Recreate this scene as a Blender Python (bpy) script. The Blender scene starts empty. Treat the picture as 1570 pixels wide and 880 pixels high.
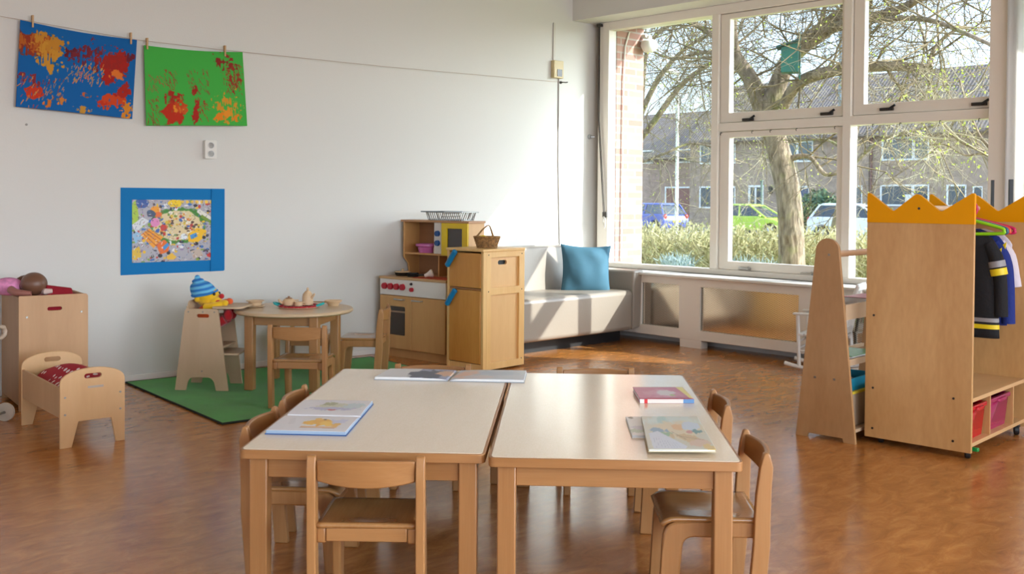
import bpy, bmesh, math, random
import numpy as np
from mathutils import Vector, Matrix
R = math.radians
PI = math.pi
SC = bpy.context.scene
COL = SC.collection
random.seed(7)
rng = np.random.default_rng(11)

# ------------------------------------------------------------------ camera model
FOC, PITCH, ROLL, PCY, PCX, CAMH = 1590.0, R(1.07), R(-.43), 333.2, 785.0, 1.17
def ray(u, v):
    x, y, z = (u-PCX)/FOC, 1.0, -(v-PCY)/FOC
    c, s = math.cos(ROLL), math.sin(ROLL); x, z = c*x+s*z, -s*x+c*z
    c, s = math.cos(PITCH), math.sin(PITCH); y, z = c*y+s*z, -s*y+c*z
    return Vector((x, y, z))
ORI = Vector((0, 0, CAMH))
def FL(u, v, z=0.0):                      # point of the horizontal plane z seen at a pixel
    r = ray(u, v); return ORI + r*((z-CAMH)/r.z)
def DY(u, v, y):                          # point at depth y
    r = ray(u, v); return ORI + r*(y/r.y)
def UP(u, v, p):                          # height above floor point p (same depth)
    return DY(u, v, p[1]).z
def VP(u, v, p, ang):                     # vertical plane through p with direction ang: (s, z)
    d = Vector((math.cos(R(ang)), math.sin(R(ang)))); n = Vector((-d.y, d.x))
    r = ray(u, v); k = (Vector((p[0], p[1])) - Vector((0, 0))).dot(n)/Vector((r.x, r.y)).dot(n)
    X = ORI + r*k
    return (Vector((X.x, X.y)) - Vector((p[0], p[1]))).dot(d), X.z
# room frame: K = corner of left wall and the plane of the radiator boards; t runs right along the windows, d outwards
KX, KY, WA, LA = .516, 9.092, -46.3, 41.7
WX, WY = math.cos(R(WA)), math.sin(R(WA))
def W(t, d, z=0.0): return Vector((KX+t*WX-d*WY, KY+t*WY+d*WX, z))
def WP(u, v, d):
    p = W(0, d); return VP(u, v, p, WA)
LXd, LYd = math.cos(R(LA)), math.sin(R(LA))
def Lw(s, off=0.0, z=0.0):                # point on the left wall; off = distance into the room
    return Vector((KX+s*LXd+off*LYd, KY+s*LYd-off*LXd, z))
def LP(u, v): return VP(u, v, (KX, KY), LA)

# ------------------------------------------------------------------ colour / materials
def lin(c):
    o = []
    for x in c[:3]:
        x = x/255.0
        o.append(x/12.92 if x <= .04045 else ((x+.055)/1.055)**2.4)
    return tuple(o)+(1.0,)
def linarr(a):
    a = np.clip(a, 0, 255)/255.0
    return np.where(a <= .04045, a/12.92, ((a+.055)/1.055)**2.4)
def newmat(name):
    m = bpy.data.materials.new(name); m.use_nodes = True
    nt = m.node_tree; return m, nt, nt.nodes['Principled BSDF']
def plain(name, c, rough=.5, metal=0.0, spec=.5, bump=0.0, bscale=200, var=0.0, vscale=6, coat=0.0, trans=0.0, sheen=0.0):
    m, nt, b = newmat(name)
    b.inputs['Base Color'].default_value = lin(c); b.inputs['Roughness'].default_value = rough
    b.inputs['Metallic'].default_value = metal; b.inputs['Specular IOR Level'].default_value = spec
    b.inputs['Coat Weight'].default_value = coat; b.inputs['Coat Roughness'].default_value = .15
    b.inputs['Transmission Weight'].default_value = trans
    if sheen: b.inputs['Sheen Weight'].default_value = sheen
    tc = nt.nodes.new('ShaderNodeTexCoord')
    if var:
        n = nt.nodes.new('ShaderNodeTexNoise'); n.inputs['Scale'].default_value = vscale; n.inputs['Detail'].default_value = 5
        nt.links.new(tc.outputs['Object'], n.inputs['Vector'])
        r = nt.nodes.new('ShaderNodeValToRGB')
        r.color_ramp.elements[0].position = .3; r.color_ramp.elements[1].position = .7
        r.color_ramp.elements[0].color = lin([x*(1-var) for x in c]); r.color_ramp.elements[1].color = lin([min(255, x*(1+var)) for x in c])
        nt.links.new(n.outputs['Fac'], r.inputs['Fac']); nt.links.new(r.outputs['Color'], b.inputs['Base Color'])
    if bump:
        n = nt.nodes.new('ShaderNodeTexNoise'); n.inputs['Scale'].default_value = bscale; n.inputs['Detail'].default_value = 3
        nt.links.new(tc.outputs['Object'], n.inputs['Vector'])
        bp = nt.nodes.new('ShaderNodeBump'); bp.inputs['Strength'].default_value = bump; bp.inputs['Distance'].default_value = .01
        nt.links.new(n.outputs['Fac'], bp.inputs['Height']); nt.links.new(bp.outputs['Normal'], b.inputs['Normal'])
    return m
def wood(name, c1, c2, axis='z', sc=14, rough=.42, stretch=.06, coat=0.0, fine=.25):
    m, nt, b = newmat(name)
    tc = nt.nodes.new('ShaderNodeTexCoord'); mp = nt.nodes.new('ShaderNodeMapping')
    s = [1, 1, 1]; s['xyz'.index(axis)] = stretch
    mp.inputs['Scale'].default_value = s
    nt.links.new(tc.outputs['Object'], mp.inputs['Vector'])
    n = nt.nodes.new('ShaderNodeTexNoise'); n.inputs['Scale'].default_value = sc; n.inputs['Detail'].default_value = 5
    n.inputs['Distortion'].default_value = .6
    nt.links.new(mp.outputs['Vector'], n.inputs['Vector'])
    n2 = nt.nodes.new('ShaderNodeTexNoise'); n2.inputs['Scale'].default_value = sc*11; n2.inputs['Detail'].default_value = 2
    nt.links.new(mp.outputs['Vector'], n2.inputs['Vector'])
    mx = nt.nodes.new('ShaderNodeMix'); mx.inputs['Factor'].default_value = fine
    nt.links.new(n.outputs['Fac'], mx.inputs['A']); nt.links.new(n2.outputs['Fac'], mx.inputs['B'])
    r = nt.nodes.new('ShaderNodeValToRGB'); r.color_ramp.elements[0].position = .3; r.color_ramp.elements[1].position = .7
    r.color_ramp.elements[0].color = lin(c1); r.color_ramp.elements[1].color = lin(c2)
    nt.links.new(mx.outputs['Result'], r.inputs['Fac']); nt.links.new(r.outputs['Color'], b.inputs['Base Color'])
    b.inputs['Roughness'].default_value = rough; b.inputs['Coat Weight'].default_value = coat
    b.inputs['Coat Roughness'].default_value = .2
    return m
def attr_mat(name, rough=.6, spec=.3):
    m, nt, b = newmat(name)
    a = nt.nodes.new('ShaderNodeAttribute'); a.attribute_name = 'Col'
    nt.links.new(a.outputs['Color'], b.inputs['Base Color'])
    b.inputs['Roughness'].default_value = rough; b.inputs['Specular IOR Level'].default_value = spec
    return m
def glass_mat(name, tint=(250, 253, 252), refl=.10):
    m = bpy.data.materials.new(name); m.use_nodes = True; nt = m.node_tree; nt.nodes.clear()
    out = nt.nodes.new('ShaderNodeOutputMaterial'); mx = nt.nodes.new('ShaderNodeMixShader')
    tr = nt.nodes.new('ShaderNodeBsdfTransparent'); gl = nt.nodes.new('ShaderNodeBsdfGlossy'); lw = nt.nodes.new('ShaderNodeLayerWeight'); pw = nt.nodes.new('ShaderNodeMath'); fr = nt.nodes.new('ShaderNodeMath')
    tr.inputs['Color'].default_value = lin(tint); gl.inputs['Roughness'].default_value = .02; lw.inputs['Blend'].default_value = .5; pw.operation = 'POWER'; pw.inputs[1].default_value = 4.0; fr.operation = 'MULTIPLY_ADD'; fr.inputs[1].default_value = .5; fr.inputs[2].default_value = .03
    nt.links.new(lw.outputs['Facing'], pw.inputs[0]); nt.links.new(pw.outputs[0], fr.inputs[0])
    nt.links.new(fr.outputs[0], mx.inputs['Fac']); nt.links.new(tr.outputs['BSDF'], mx.inputs[1]); nt.links.new(gl.outputs['BSDF'], mx.inputs[2])
    nt.links.new(mx.outputs['Shader'], out.inputs['Surface'])
    return m

# ------------------------------------------------------------------ mesh builder
class MB:
    def __init__(self): self.b = bmesh.new(); self.k = 0
    def mark(self): self.k = len(self.b.verts); return self
    def xf(self, M):
        self.b.verts.ensure_lookup_table()
        for v in self.b.verts[self.k:]: v.co = M @ v.co
        return self
    def box(self, x0, x1, y0, y1, z0, z1):
        vs = [self.b.verts.new((x, y, z)) for z in (z0, z1) for x, y in ((x0, y0), (x1, y0), (x1, y1), (x0, y1))]
        for f in ((3, 2, 1, 0), (4, 5, 6, 7), (0, 1, 5, 4), (1, 2, 6, 5), (2, 3, 7, 6), (3, 0, 4, 7)):
            self.b.faces.new([vs[i] for i in f])
        return self
    def hexa(self, lo, hi):               # 4 bottom points, 4 top points
        vs = [self.b.verts.new(p) for p in list(lo)+list(hi)]
        for f in ((3, 2, 1, 0), (4, 5, 6, 7), (0, 1, 5, 4), (1, 2, 6, 5), (2, 3, 7, 6), (3, 0, 4, 7)):
            self.b.faces.new([vs[i] for i in f])
        return self
    def prism(self, outer, holes, h0, h1, plane='xz'):   # outline in a plane, thickness h0..h1 along the third axis
        def P(a, c, h):
            return {'xz': (a, h, c), 'xy': (a, c, h), 'yz': (h, a, c)}[plane]
        bb = bmesh.new(); es = []
        for loop in [outer]+list(holes):
            vs = [bb.verts.new((a, c, 0)) for a, c in loop]
            for i in range(len(vs)): es.append(bb.edges.new((vs[i], vs[(i+1) % len(vs)])))
        bmesh.ops.triangle_fill(bb, use_beauty=True, use_dissolve=False, edges=es)
        bb.verts.index_update(); bb.verts.ensure_lookup_table(); bb.edges.ensure_lookup_table()
        lo = [self.b.verts.new(P(v.co.x, v.co.y, h0)) for v in bb.verts]
        hi = [self.b.verts.new(P(v.co.x, v.co.y, h1)) for v in bb.verts]
        fl = []
        for f in bb.faces:
            ix = [v.index for v in f.verts]
            fl.append(self.b.faces.new([lo[i] for i in ix])); fl.append(self.b.faces.new([hi[i] for i in reversed(ix)]))
        for e in bb.edges:
            if len(e.link_faces) == 1:
                a, c = e.verts[0].index, e.verts[1].index
                fl.append(self.b.faces.new((lo[a], lo[c], hi[c], hi[a])))
        bmesh.ops.recalc_face_normals(self.b, faces=fl)
        bb.free(); return self
    def cyl(self, p0, p1, r0, r1=None, n=16, cap=True):
        return self.tube([p0, p1], [r0, r0 if r1 is None else r1], n, cap=cap)
    def tube(self, pts, rad, n=10, closed=False, cap=True):
        pts = [Vector(p) for p in pts]; N = len(pts)
        if not hasattr(rad, '__len__'): rad = [rad]*N
        T = []
        for i in range(N):
            a = pts[(i-1) % N] if (closed or i > 0) else pts[0]; c = pts[(i+1) % N] if (closed or i < N-1) else pts[-1]
            d = (c-a); T.append(d.normalized() if d.length > 1e-9 else Vector((0, 0, 1)))
        up = Vector((0, 0, 1)) if abs(T[0].z) < .9 else Vector((1, 0, 0))
        nrm = (up - T[0]*up.dot(T[0])).normalized()
        rings = []
        for i in range(N):
            nrm = nrm - T[i]*nrm.dot(T[i])
            nrm = nrm.normalized() if nrm.length > 1e-6 else T[i].orthogonal().normalized()
            bi = T[i].cross(nrm)
            rings.append([self.b.verts.new(pts[i]+(nrm*math.cos(2*PI*k/n)+bi*math.sin(2*PI*k/n))*rad[i]) for k in range(n)])
        for i in range(N if closed else N-1):
            a, c = rings[i], rings[(i+1) % N]
            for k in range(n): self.b.faces.new((a[k], a[(k+1) % n], c[(k+1) % n], c[k]))
        if cap and not closed and n > 2:
            self.b.faces.new(list(reversed(rings[0]))); self.b.faces.new(rings[-1])
        return self
    def lathe(self, prof, n=24, c=(0, 0, 0)):
        rings = []
        for r, z in prof:
            if r < 1e-5: rings.append([self.b.verts.new((c[0], c[1], c[2]+z))])
            else: rings.append([self.b.verts.new((c[0]+r*math.cos(2*PI*k/n), c[1]+r*math.sin(2*PI*k/n), c[2]+z)) for k in range(n)])
        for a, d in zip(rings, rings[1:]):
            for k in range(n):
                k2 = (k+1) % n
                if len(a) == 1 and len(d) == 1: continue
                if len(a) == 1: self.b.faces.new((a[0], d[k2], d[k]))
                elif len(d) == 1: self.b.faces.new((a[k], a[k2], d[0]))
                else: self.b.faces.new((a[k], a[k2], d[k2], d[k]))
        if len(rings[0]) > 1: self.b.faces.new(list(reversed(rings[0])))
        if len(rings[-1]) > 1: self.b.faces.new(rings[-1])
        return self
    def ball(self, c, r, nu=20, nv=12, pw=1.0):
        r = (r, r, r) if not hasattr(r, '__len__') else r
        def sg(x): return math.copysign(abs(x)**pw, x)
        rows = []
        for j in range(nv+1):
            a = PI*j/nv
            if j in (0, nv): rows.append([self.b.verts.new((c[0], c[1], c[2]+r[2]*(-1 if j == 0 else 1)))]); continue
            rows.append([self.b.verts.new((c[0]+r[0]*sg(math.sin(a))*sg(math.cos(2*PI*k/nu)), c[1]+r[1]*sg(math.sin(a))*sg(math.sin(2*PI*k/nu)), c[2]-r[2]*sg(math.cos(a)))) for k in range(nu)])
        for a, d in zip(rows, rows[1:]):
            for k in range(nu):
                k2 = (k+1) % nu
                if len(a) == 1: self.b.faces.new((a[0], d[k2], d[k]))
                elif len(d) == 1: self.b.faces.new((a[k], a[k2], d[0]))
                else: self.b.faces.new((a[k], a[k2], d[k2], d[k]))
        return self
    def grid(self, fn, nu, nv, wrap=False):
        V = [[self.b.verts.new(fn(i/nu, j/nv)) for i in range(nu+(0 if wrap else 1))] for j in range(nv+1)]
        L = len(V[0])
        for j in range(nv):
            for i in range(nu): self.b.faces.new((V[j][i], V[j][(i+1) % L], V[j+1][(i+1) % L], V[j+1][i]))
        return self
    def obj(self, name, mat, parent=None, loc=(0, 0, 0), rot=(0, 0, 0), bevel=0.0, seg=2, ang=40, sub=0, solid=0.0, label=None):
        me = bpy.data.meshes.new(name); self.b.to_mesh(me); self.b.free()
        for p in me.polygons: p.use_smooth = True
        me.set_sharp_from_angle(angle=R(ang))
        for m in (mat if isinstance(mat, (list, tuple)) else [mat]): me.materials.append(m)
        o = bpy.data.objects.new(name, me); COL.objects.link(o)
        o.location = loc; o.rotation_euler = rot
        if parent is not None: o.parent = parent
        if solid:
            md = o.modifiers.new('thickness', 'SOLIDIFY'); md.thickness = solid; md.offset = 0
        if bevel:
            md = o.modifiers.new('edges', 'BEVEL'); md.width = bevel; md.segments = seg; md.limit_method = 'ANGLE'; md.angle_limit = R(38)
        if sub:
            md = o.modifiers.new('smooth', 'SUBSURF'); md.levels = sub; md.render_levels = sub
        if label: o['label'] = label
        return o
def thing(name, label, cat, loc=(0, 0, 0), rotz=0.0, group=None, kind=None):
    o = bpy.data.objects.new(name, None); COL.objects.link(o); o.empty_display_size = .05
    o.location = loc; o.rotation_euler = (0, 0, R(rotz))
    return tag(o, label, cat, group, kind)
def tag(o, label=None, cat=None, group=None, kind=None):
    if label: o['label'] = label
    if cat: o['category'] = cat
    if group: o['group'] = group
    if kind: o['kind'] = kind
    return o
def struct(o, label=None):
    o['kind'] = 'structure'
    if label: o['label'] = label
    return o
def copy_tree(o, parent=None):
    c = o.copy(); COL.objects.link(c); c.parent = parent
    for ch in list(o.children): copy_tree(ch, c)
    return c
def rrect(x0, y0, x1, y1, r, n=5):
    if not hasattr(r, '__len__'): r = [r]*4
    o = []
    for (cx, cy, a0), rr in zip(((x0, y0, 180), (x1, y0, 270), (x1, y1, 0), (x0, y1, 90)), r):
        sx = 1 if cx == x0 else -1; sy = 1 if cy == y0 else -1
        if rr <= 0: o.append((cx, cy)); continue
        for i in range(n+1):
            a = R(a0+90*i/n); o.append((cx+sx*rr+rr*math.cos(a), cy+sy*rr+rr*math.sin(a)))
    return o
def rnd_poly(pts, r, n=4):                # polygon with rounded corners, r per point
    o = []; N = len(pts)
    for i in range(N):
        p = Vector(pts[i]); a = (Vector(pts[i-1])-p); c = (Vector(pts[(i+1) % N])-p)
        rr = r[i] if hasattr(r, '__len__') else r
        if rr <= 0: o.append(tuple(p)); continue
        l = min(rr, a.length*.49, c.length*.49); p0 = p+a.normalized()*l; p1 = p+c.normalized()*l
        for k in range(n+1):
            q = k/n; o.append(tuple(p0*(1-q)**2+p*2*q*(1-q)+p1*q*q))
    return o
def slot(cx, cy, w, h): return rrect(cx-w/2, cy-h/2, cx+w/2, cy+h/2, h/2*.98, 6)
# painted sheets: a dense grid whose vertices carry the colours of the picture
def vnoise(U, V, sc, seed):
    g = np.random.default_rng(seed).random((64, 64)); x, y = U*sc, V*sc
    xi, yi = np.floor(x).astype(int), np.floor(y).astype(int); fx, fy = x-xi, y-yi
    fx, fy = fx*fx*(3-2*fx), fy*fy*(3-2*fy)
    a, b_, c, d = g[yi % 64, xi % 64], g[yi % 64, (xi+1) % 64], g[(yi+1) % 64, xi % 64], g[(yi+1) % 64, (xi+1) % 64]
    return (a*(1-fx)+b_*fx)*(1-fy)+(c*(1-fx)+d*fx)*fy
class Art:
    def __init__(self, nu, nv, base, asp=1.0):
        self.nu, self.nv = nu, nv
        self.U, self.V = np.meshgrid(np.linspace(0, 1, nu+1), np.linspace(0, 1, nv+1)); self.asp = asp   # V = 0 at the top
        self.c = np.zeros((nv+1, nu+1, 3))+np.array(base, float)
    def put(self, m, col):
        m = np.clip(m, 0, 1)[..., None]; self.c = self.c*(1-m)+np.array(col, float)*m
    def blob(self, x, y, rx, ry, col, rough=.5, sc=14, seed=0, ang=0, soft=.12, break_=0.0, streak=0.0):
        dx, dy = (self.U-x)*self.asp, self.V-y; a = R(ang)
        X, Y = dx*math.cos(a)+dy*math.sin(a), -dx*math.sin(a)+dy*math.cos(a)
        nz = .5*vnoise(self.U*self.asp+seed*.37, self.V, sc, seed)+.3*vnoise(self.U*self.asp, self.V+seed*.21, sc*2.3, seed+1)+.2*vnoise(self.U*self.asp, self.V, sc*5.1, seed+2)
        d = np.sqrt((X/(rx*self.asp))**2+(Y/ry)**2)+rough*(nz-.5)*2.6
        m = np.clip((1-d)/soft, 0, 1)
        if streak: m = m*np.clip((.55*vnoise(X*60+seed, Y*9, 1.0, seed+7)+.45*vnoise(X*26, Y*26+seed, 1.0, seed+8)-streak)*9, 0, 1)
        if break_: m = m*(vnoise(self.U*self.asp, self.V, sc*3, seed+5) > break_)
        self.put(m, col)
    def rect(self, x0, y0, x1, y1, col): self.put(((self.U >= x0) & (self.U <= x1) & (self.V >= y0) & (self.V <= y1))*1.0, col)
    def poly(self, pts, col):
        inside = np.zeros(self.U.shape, bool); n = len(pts); X, Y = self.U, self.V
        for i in range(n):
            x0, y0 = pts[i]; x1, y1 = pts[(i+1) % n]
            if y0 == y1: continue
            inside ^= ((y0 > Y) != (y1 > Y)) & (X < (x1-x0)*(Y-y0)/(y1-y0)+x0)
        self.put(inside*1.0, col)
    def line(self, x0, y0, x1, y1, w, col):
        dx, dy = (x1-x0)*self.asp, y1-y0; L = dx*dx+dy*dy+1e-9
        X, Y = (self.U-x0)*self.asp, self.V-y0; q = np.clip((X*dx+Y*dy)/L, 0, 1)
        self.put((np.hypot(X-q*dx, Y-q*dy) < w)*1.0, col)
    def sheet(self, name, fn, mat, parent=None, solid=.0012, **kw):   # fn(u, v from the top) -> point
        m = MB(); nu, nv = self.nu, self.nv
        m.grid(lambda a, b: fn(a, 1-b), nu, nv)
        o = m.obj(name, mat, parent, ang=80, **kw)
        at = o.data.color_attributes.new('Col', 'FLOAT_COLOR', 'POINT')
        arr = np.ones(((nv+1)*(nu+1), 4)); arr[:, :3] = linarr(self.c[::-1].reshape(-1, 3))
        at.data.foreach_set('color', arr.ravel())
        if solid:
            md = o.modifiers.new('thickness', 'SOLIDIFY'); md.thickness = solid; md.offset = -1
        return o

# ------------------------------------------------------------------ palette
M = {}
M['wall'] = plain('wall_paint', (215, 212, 206), .7, bump=.05, bscale=90)
M['white'] = plain('white_paint', (226, 222, 214), .4)
M['frame'] = plain('frame_paint', (234, 226, 214), .4)
M['beech'] = wood('beech', (152, 104, 58), (174, 127, 78), 'z', 16, .38, .05)
M['beech_x'] = wood('beech_x', (150, 102, 56), (172, 125, 76), 'x', 16, .38, .05)
M['beech_y'] = wood('beech_y', (150, 102, 56), (172, 125, 76), 'y', 16, .38, .05)
M['seat'] = wood('seat_ply', (150, 106, 60), (176, 130, 80), 'y', 12, .2, .08, coat=.5)
M['ply'] = wood('birch_ply', (202, 158, 106), (218, 176, 126), 'z', 5, .45, .2, fine=.15)
M['ply_x'] = wood('birch_ply_x', (202, 158, 106), (218, 176, 126), 'x', 5, .45, .2, fine=.15)
M['ply_dark'] = wood('birch_ply_tan', (178, 138, 96), (196, 156, 114), 'z', 4, .45, .2, fine=.15)
M['ply_grey'] = wood('birch_ply_pale', (186, 158, 126), (200, 172, 140), 'z', 5, .5, .2, fine=.15)
M['pine'] = wood('pine', (224, 176, 108), (236, 194, 128), 'z', 7, .4, .12)
M['pine_door'] = wood('pine_door', (192, 126, 50), (212, 150, 72), 'z', 6, .38, .15)
M['kitchen'] = wood('kitchen_board', (198, 146, 88), (210, 160, 102), 'z', 8, .45, .1)
M['laminate'] = wood('laminate', (232, 214, 186), (238, 222, 196), 'y', 26, .17, .22, coat=.3, fine=.6)
M['wood_toy'] = wood('wood_toy', (206, 172, 132), (218, 188, 150), 'z', 20, .5, .2)
M['black'] = plain('black_plastic', (22, 22, 24), .5)
M['steel'] = plain('steel', (190, 192, 194), .3, metal=1.0)
M['dark_steel'] = plain('dark_steel', (70, 66, 62), .4, metal=.8)
M['screw'] = plain('screw', (150, 145, 135), .4, metal=.9)
M['crown'] = plain('yellow_crown', (230, 156, 0), .5, spec=.15)
M['art'] = attr_mat('painted_paper', .7, .2)
M['art_gloss'] = attr_mat('printed_page', .35, .4)
M['glass'] = glass_mat('window_glass')
M['paper'] = plain('paper', (232, 232, 230), .5)
# ================================================================== ROOM SHELL
K0 = (KX, KY, 0.0)
def room(mb, name, mat, bevel=0.0, parent=None, **kw):
    if parent is not None: return mb.obj(name, mat, parent, bevel=bevel, **kw)
    return mb.obj(name, mat, None, K0, (0, 0, R(WA)), bevel=bevel, **kw)
# floor: marbled linoleum
m, nt, b = newmat('linoleum')
tc = nt.nodes.new('ShaderNodeTexCoord')
mp = nt.nodes.new('ShaderNodeMapping'); mp.inputs['Scale'].default_value = (1, .45, 1); mp.inputs['Rotation'].default_value = (0, 0, R(20))
nt.links.new(tc.outputs['Object'], mp.inputs['Vector'])
n1 = nt.nodes.new('ShaderNodeTexNoise'); n1.inputs['Scale'].default_value = 15; n1.inputs['Detail'].default_value = 9; n1.inputs['Roughness'].default_value = .7; n1.inputs['Distortion'].default_value = .8
nt.links.new(mp.outputs['Vector'], n1.inputs['Vector'])
rp = nt.nodes.new('ShaderNodeValToRGB'); e = rp.color_ramp.elements
e[0].position, e[0].color = .25, lin((138, 86, 38)); e[1].position, e[1].color = .8, lin((216, 152, 84))
x = rp.color_ramp.elements.new(.5); x.color = lin((180, 116, 56))
nt.links.new(n1.outputs['Fac'], rp.inputs['Fac']); nt.links.new(rp.outputs['Color'], b.inputs['Base Color'])
n2 = nt.nodes.new('ShaderNodeTexNoise'); n2.inputs['Scale'].default_value = 5; n2.inputs['Detail'].default_value = 3
nt.links.new(tc.outputs['Object'], n2.inputs['Vector'])
mr = nt.nodes.new('ShaderNodeMapRange'); mr.inputs['To Min'].default_value = .20; mr.inputs['To Max'].default_value = .30
nt.links.new(n2.outputs['Fac'], mr.inputs['Value']); nt.links.new(mr.outputs['Result'], b.inputs['Roughness'])
n3 = nt.nodes.new('ShaderNodeTexNoise'); n3.inputs['Scale'].default_value = 60
nt.links.new(tc.outputs['Object'], n3.inputs['Vector'])
bp = nt.nodes.new('ShaderNodeBump'); bp.inputs['Strength'].default_value = .05; bp.inputs['Distance'].default_value = .004
nt.links.new(n3.outputs['Fac'], bp.inputs['Height']); nt.links.new(bp.outputs['Normal'], b.inputs['Normal'])
b.inputs['Coat Weight'].default_value = .35; b.inputs['Coat Roughness'].default_value = .16
M['floor'] = m
struct(room(MB().box(-.8, 10.2, -12, .3, -.1, 0), 'floor', M['floor']), 'orange brown marbled linoleum floor')
struct(room(MB().box(-.9, 10.4, -12.2, .34, 3.0, 3.15), 'ceiling', M['wall']), 'white ceiling')
struct(MB().box(-12.6, .36, 0, .2, 0, 3.0).obj('wall_left', M['wall'], None, K0, (0, 0, R(LA))), 'plain white wall with the pictures')
struct(MB().box(-12.4, .1, -.014, 0, 0, .038).obj('baseboard_left', M['white'], None, K0, (0, 0, R(LA)), bevel=.003), 'low white baseboard of the left wall')
room_low = MB().box(.0, 3.7, .2, .36, 0, .57)
struct(room(room_low, 'wall_window', M['wall']), 'low wall under the windows')
struct(room(MB().prism([(3.604, 0), (10.2, 0), (10.2, 3.0), (3.604, 3.0)], [[(3.70, .6), (5.3, .6), (5.3, 2.66), (3.70, 2.66)]], .2, .36), 'wall_right', M['wall']), 'wall right of the windows')
CUR = bpy.data.materials.new('sheer_curtain'); CUR.use_nodes = True; nt = CUR.node_tree; nt.nodes.clear()
o_ = nt.nodes.new('ShaderNodeOutputMaterial'); a_ = nt.nodes.new('ShaderNodeAddShader'); t_ = nt.nodes.new('ShaderNodeBsdfTranslucent'); d_ = nt.nodes.new('ShaderNodeBsdfDiffuse')
t_.inputs['Color'].default_value = (.42, .42, .41, 1); d_.inputs['Color'].default_value = (.45, .45, .45, 1)
nt.links.new(t_.outputs[0], a_.inputs[0]); nt.links.new(d_.outputs[0], a_.inputs[1]); nt.links.new(a_.outputs[0], o_.inputs['Surface'])
cu_ = MB(); cu_.grid(lambda u, v: Vector((3.612+1.75*u, .165+.016*math.sin(u*70), .50+2.2*v)), 160, 2)
tag(room(cu_, 'white_curtain', CUR, ang=80, solid=.002), 'bright white sheer curtain right of the window column', 'curtain')
ws = MB().prism([(-12, 0), (.3, 0), (.3, 3.0), (-12, 3.0)], [[(a, .5), (a+2.4, .5), (a+2.4, 2.6), (a, 2.6)] for a in (-9.0, -6.1, -3.2)], 10.0, 10.2, 'yz')
struct(room(ws, 'wall_side', M['wall']))
for i, a in enumerate((-9.0, -6.1, -3.2)):
    fr = MB().prism([(a, .5), (a+2.4, .5), (a+2.4, 2.6), (a, 2.6)], [[(a+.07, .57), (a+1.16, .57), (a+1.16, 2.53), (a+.07, 2.53)], [(a+1.24, .57), (a+2.33, .57), (a+2.33, 2.53), (a+1.24, 2.53)]], 10.06, 10.14, 'yz')
    struct(room(fr, 'window_%d' % (9+i), M['frame']))
wr = MB().prism([(-.8, 0), (10.2, 0), (10.2, 3.0), (-.8, 3.0)], [[(a, .6), (a+2.6, .6), (a+2.6, 2.6), (a, 2.6)] for a in (.4, 3.6, 6.8)], -12, -11.8)
struct(room(wr, 'wall_rear', M['wall']))
for i, a in enumerate((.4, 3.6, 6.8)):
    fr = MB().prism([(a, .6), (a+2.6, .6), (a+2.6, 2.6), (a, 2.6)], [[(a+.07, .67), (a+1.26, .67), (a+1.26, 2.53), (a+.07, 2.53)], [(a+1.34, .67), (a+2.53, .67), (a+2.53, 2.53), (a+1.34, 2.53)]], -11.94, -11.86)
    struct(room(fr, 'window_%d' % (6+i), M['frame']))
# header beam over the windows and the eave outside it
struct(room(MB().box(-.05, 10.0, 0, .40, 2.72, 3.0), 'trim_1', M['wall'], bevel=.004), 'white header beam over the windows')
struct(room(MB().box(-3, 10.3, .40, .75, 2.715, 3.1), 'trim_2', M['white']), 'roof overhang outside')
# fixed frame: jamb, mullions, transom, column, bottom rail
fx = MB()
fx.box(.075, .195, .26, .36, .57, 2.72)                    # left jamb
fx.box(.195, 3.49, .262, .36, 2.648, 2.72)                 # head
fx.box(.195, 3.49, .262, .36, .57, .612)                   # bottom rail
fx.box(1.286, 1.352, .26, .36, .612, 2.648)                # mullions
fx.box(2.432, 2.497, .26, .36, .612, 2.648)
fx.box(1.352, 3.49, .2605, .36, 1.711, 1.778)              # transom
fx.box(3.49, 3.604, .2, .36, .57, 2.72)                    # column at the right
struct(room(fx, 'trim_3', M['frame'], bevel=.004), 'white window frame with mullions and a transom')
struct(room(MB().box(.0, 3.62, -.035, .262, .548, .570), 'trim_5', M['white'], bevel=.006), 'white window sill board')
def window(no, t0, t1, z0, z1, gd, sash=None, label=None):
    w = thing('window_%d' % no, label, None, K0, WA, kind='structure')
    if sash:                                               # sash: outer rectangle
        a0, a1, b0, b1 = sash
        MB().prism([(a0, b0), (a1, b0), (a1, b1), (a0, b1)], [[(t0, z0), (t1, z0), (t1, z1), (t0, z1)]], .284, .345).obj('sash', M['frame'], w, bevel=.004)
        g = .31
    else: g = gd
    MB().box(t0-.006, t1+.006, g, g+.006, z0-.006, z1+.006).obj('pane', M['glass'], w)
    return w
w1 = window(1, .195, 1.286, .612, 2.648, .325, None, 'tall fixed window pane by the corner')
w2 = window(2, 1.44, 2.408, 1.858, 2.602, 0, (1.356, 2.428, 1.782, 2.644), 'upper hinged window with the birdhouse behind it')
w3 = window(3, 2.583, 3.474, 1.858, 2.602, 0, (2.501, 3.488, 1.782, 2.644), 'upper hinged window beside the column')
w4 = window(4, 1.446, 2.378, .680, 1.662, 0, (1.356, 2.428, .616, 1.707), 'lower window with the tree trunk behind it')
w5 = window(5, 2.497, 3.49, .612, 1.711, .325, None, 'lower fixed window pane beside the column')
def stay(parent, t, z, flip=1):
    h = MB().box(t-.055, t+.045, .266, .284, z-.012, z+.010).obj('handle', M['dark_steel'], parent, bevel=.003)
    MB().mark().box(-.009, .05, .258, .268, -.008, .008).xf(Matrix.Translation((t+.02, 0, z))@Matrix.Rotation(R(-32), 4, 'Y')).obj('lever', M['black'], h, bevel=.002)
for u, v in ((1147, 183), (1268, 174)): t, z = WP(u, v, .27); stay(w2, t, z)
for u, v in ((1360, 167), (1502, 159)): t, z = WP(u, v, .27); stay(w3, t, z)
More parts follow.
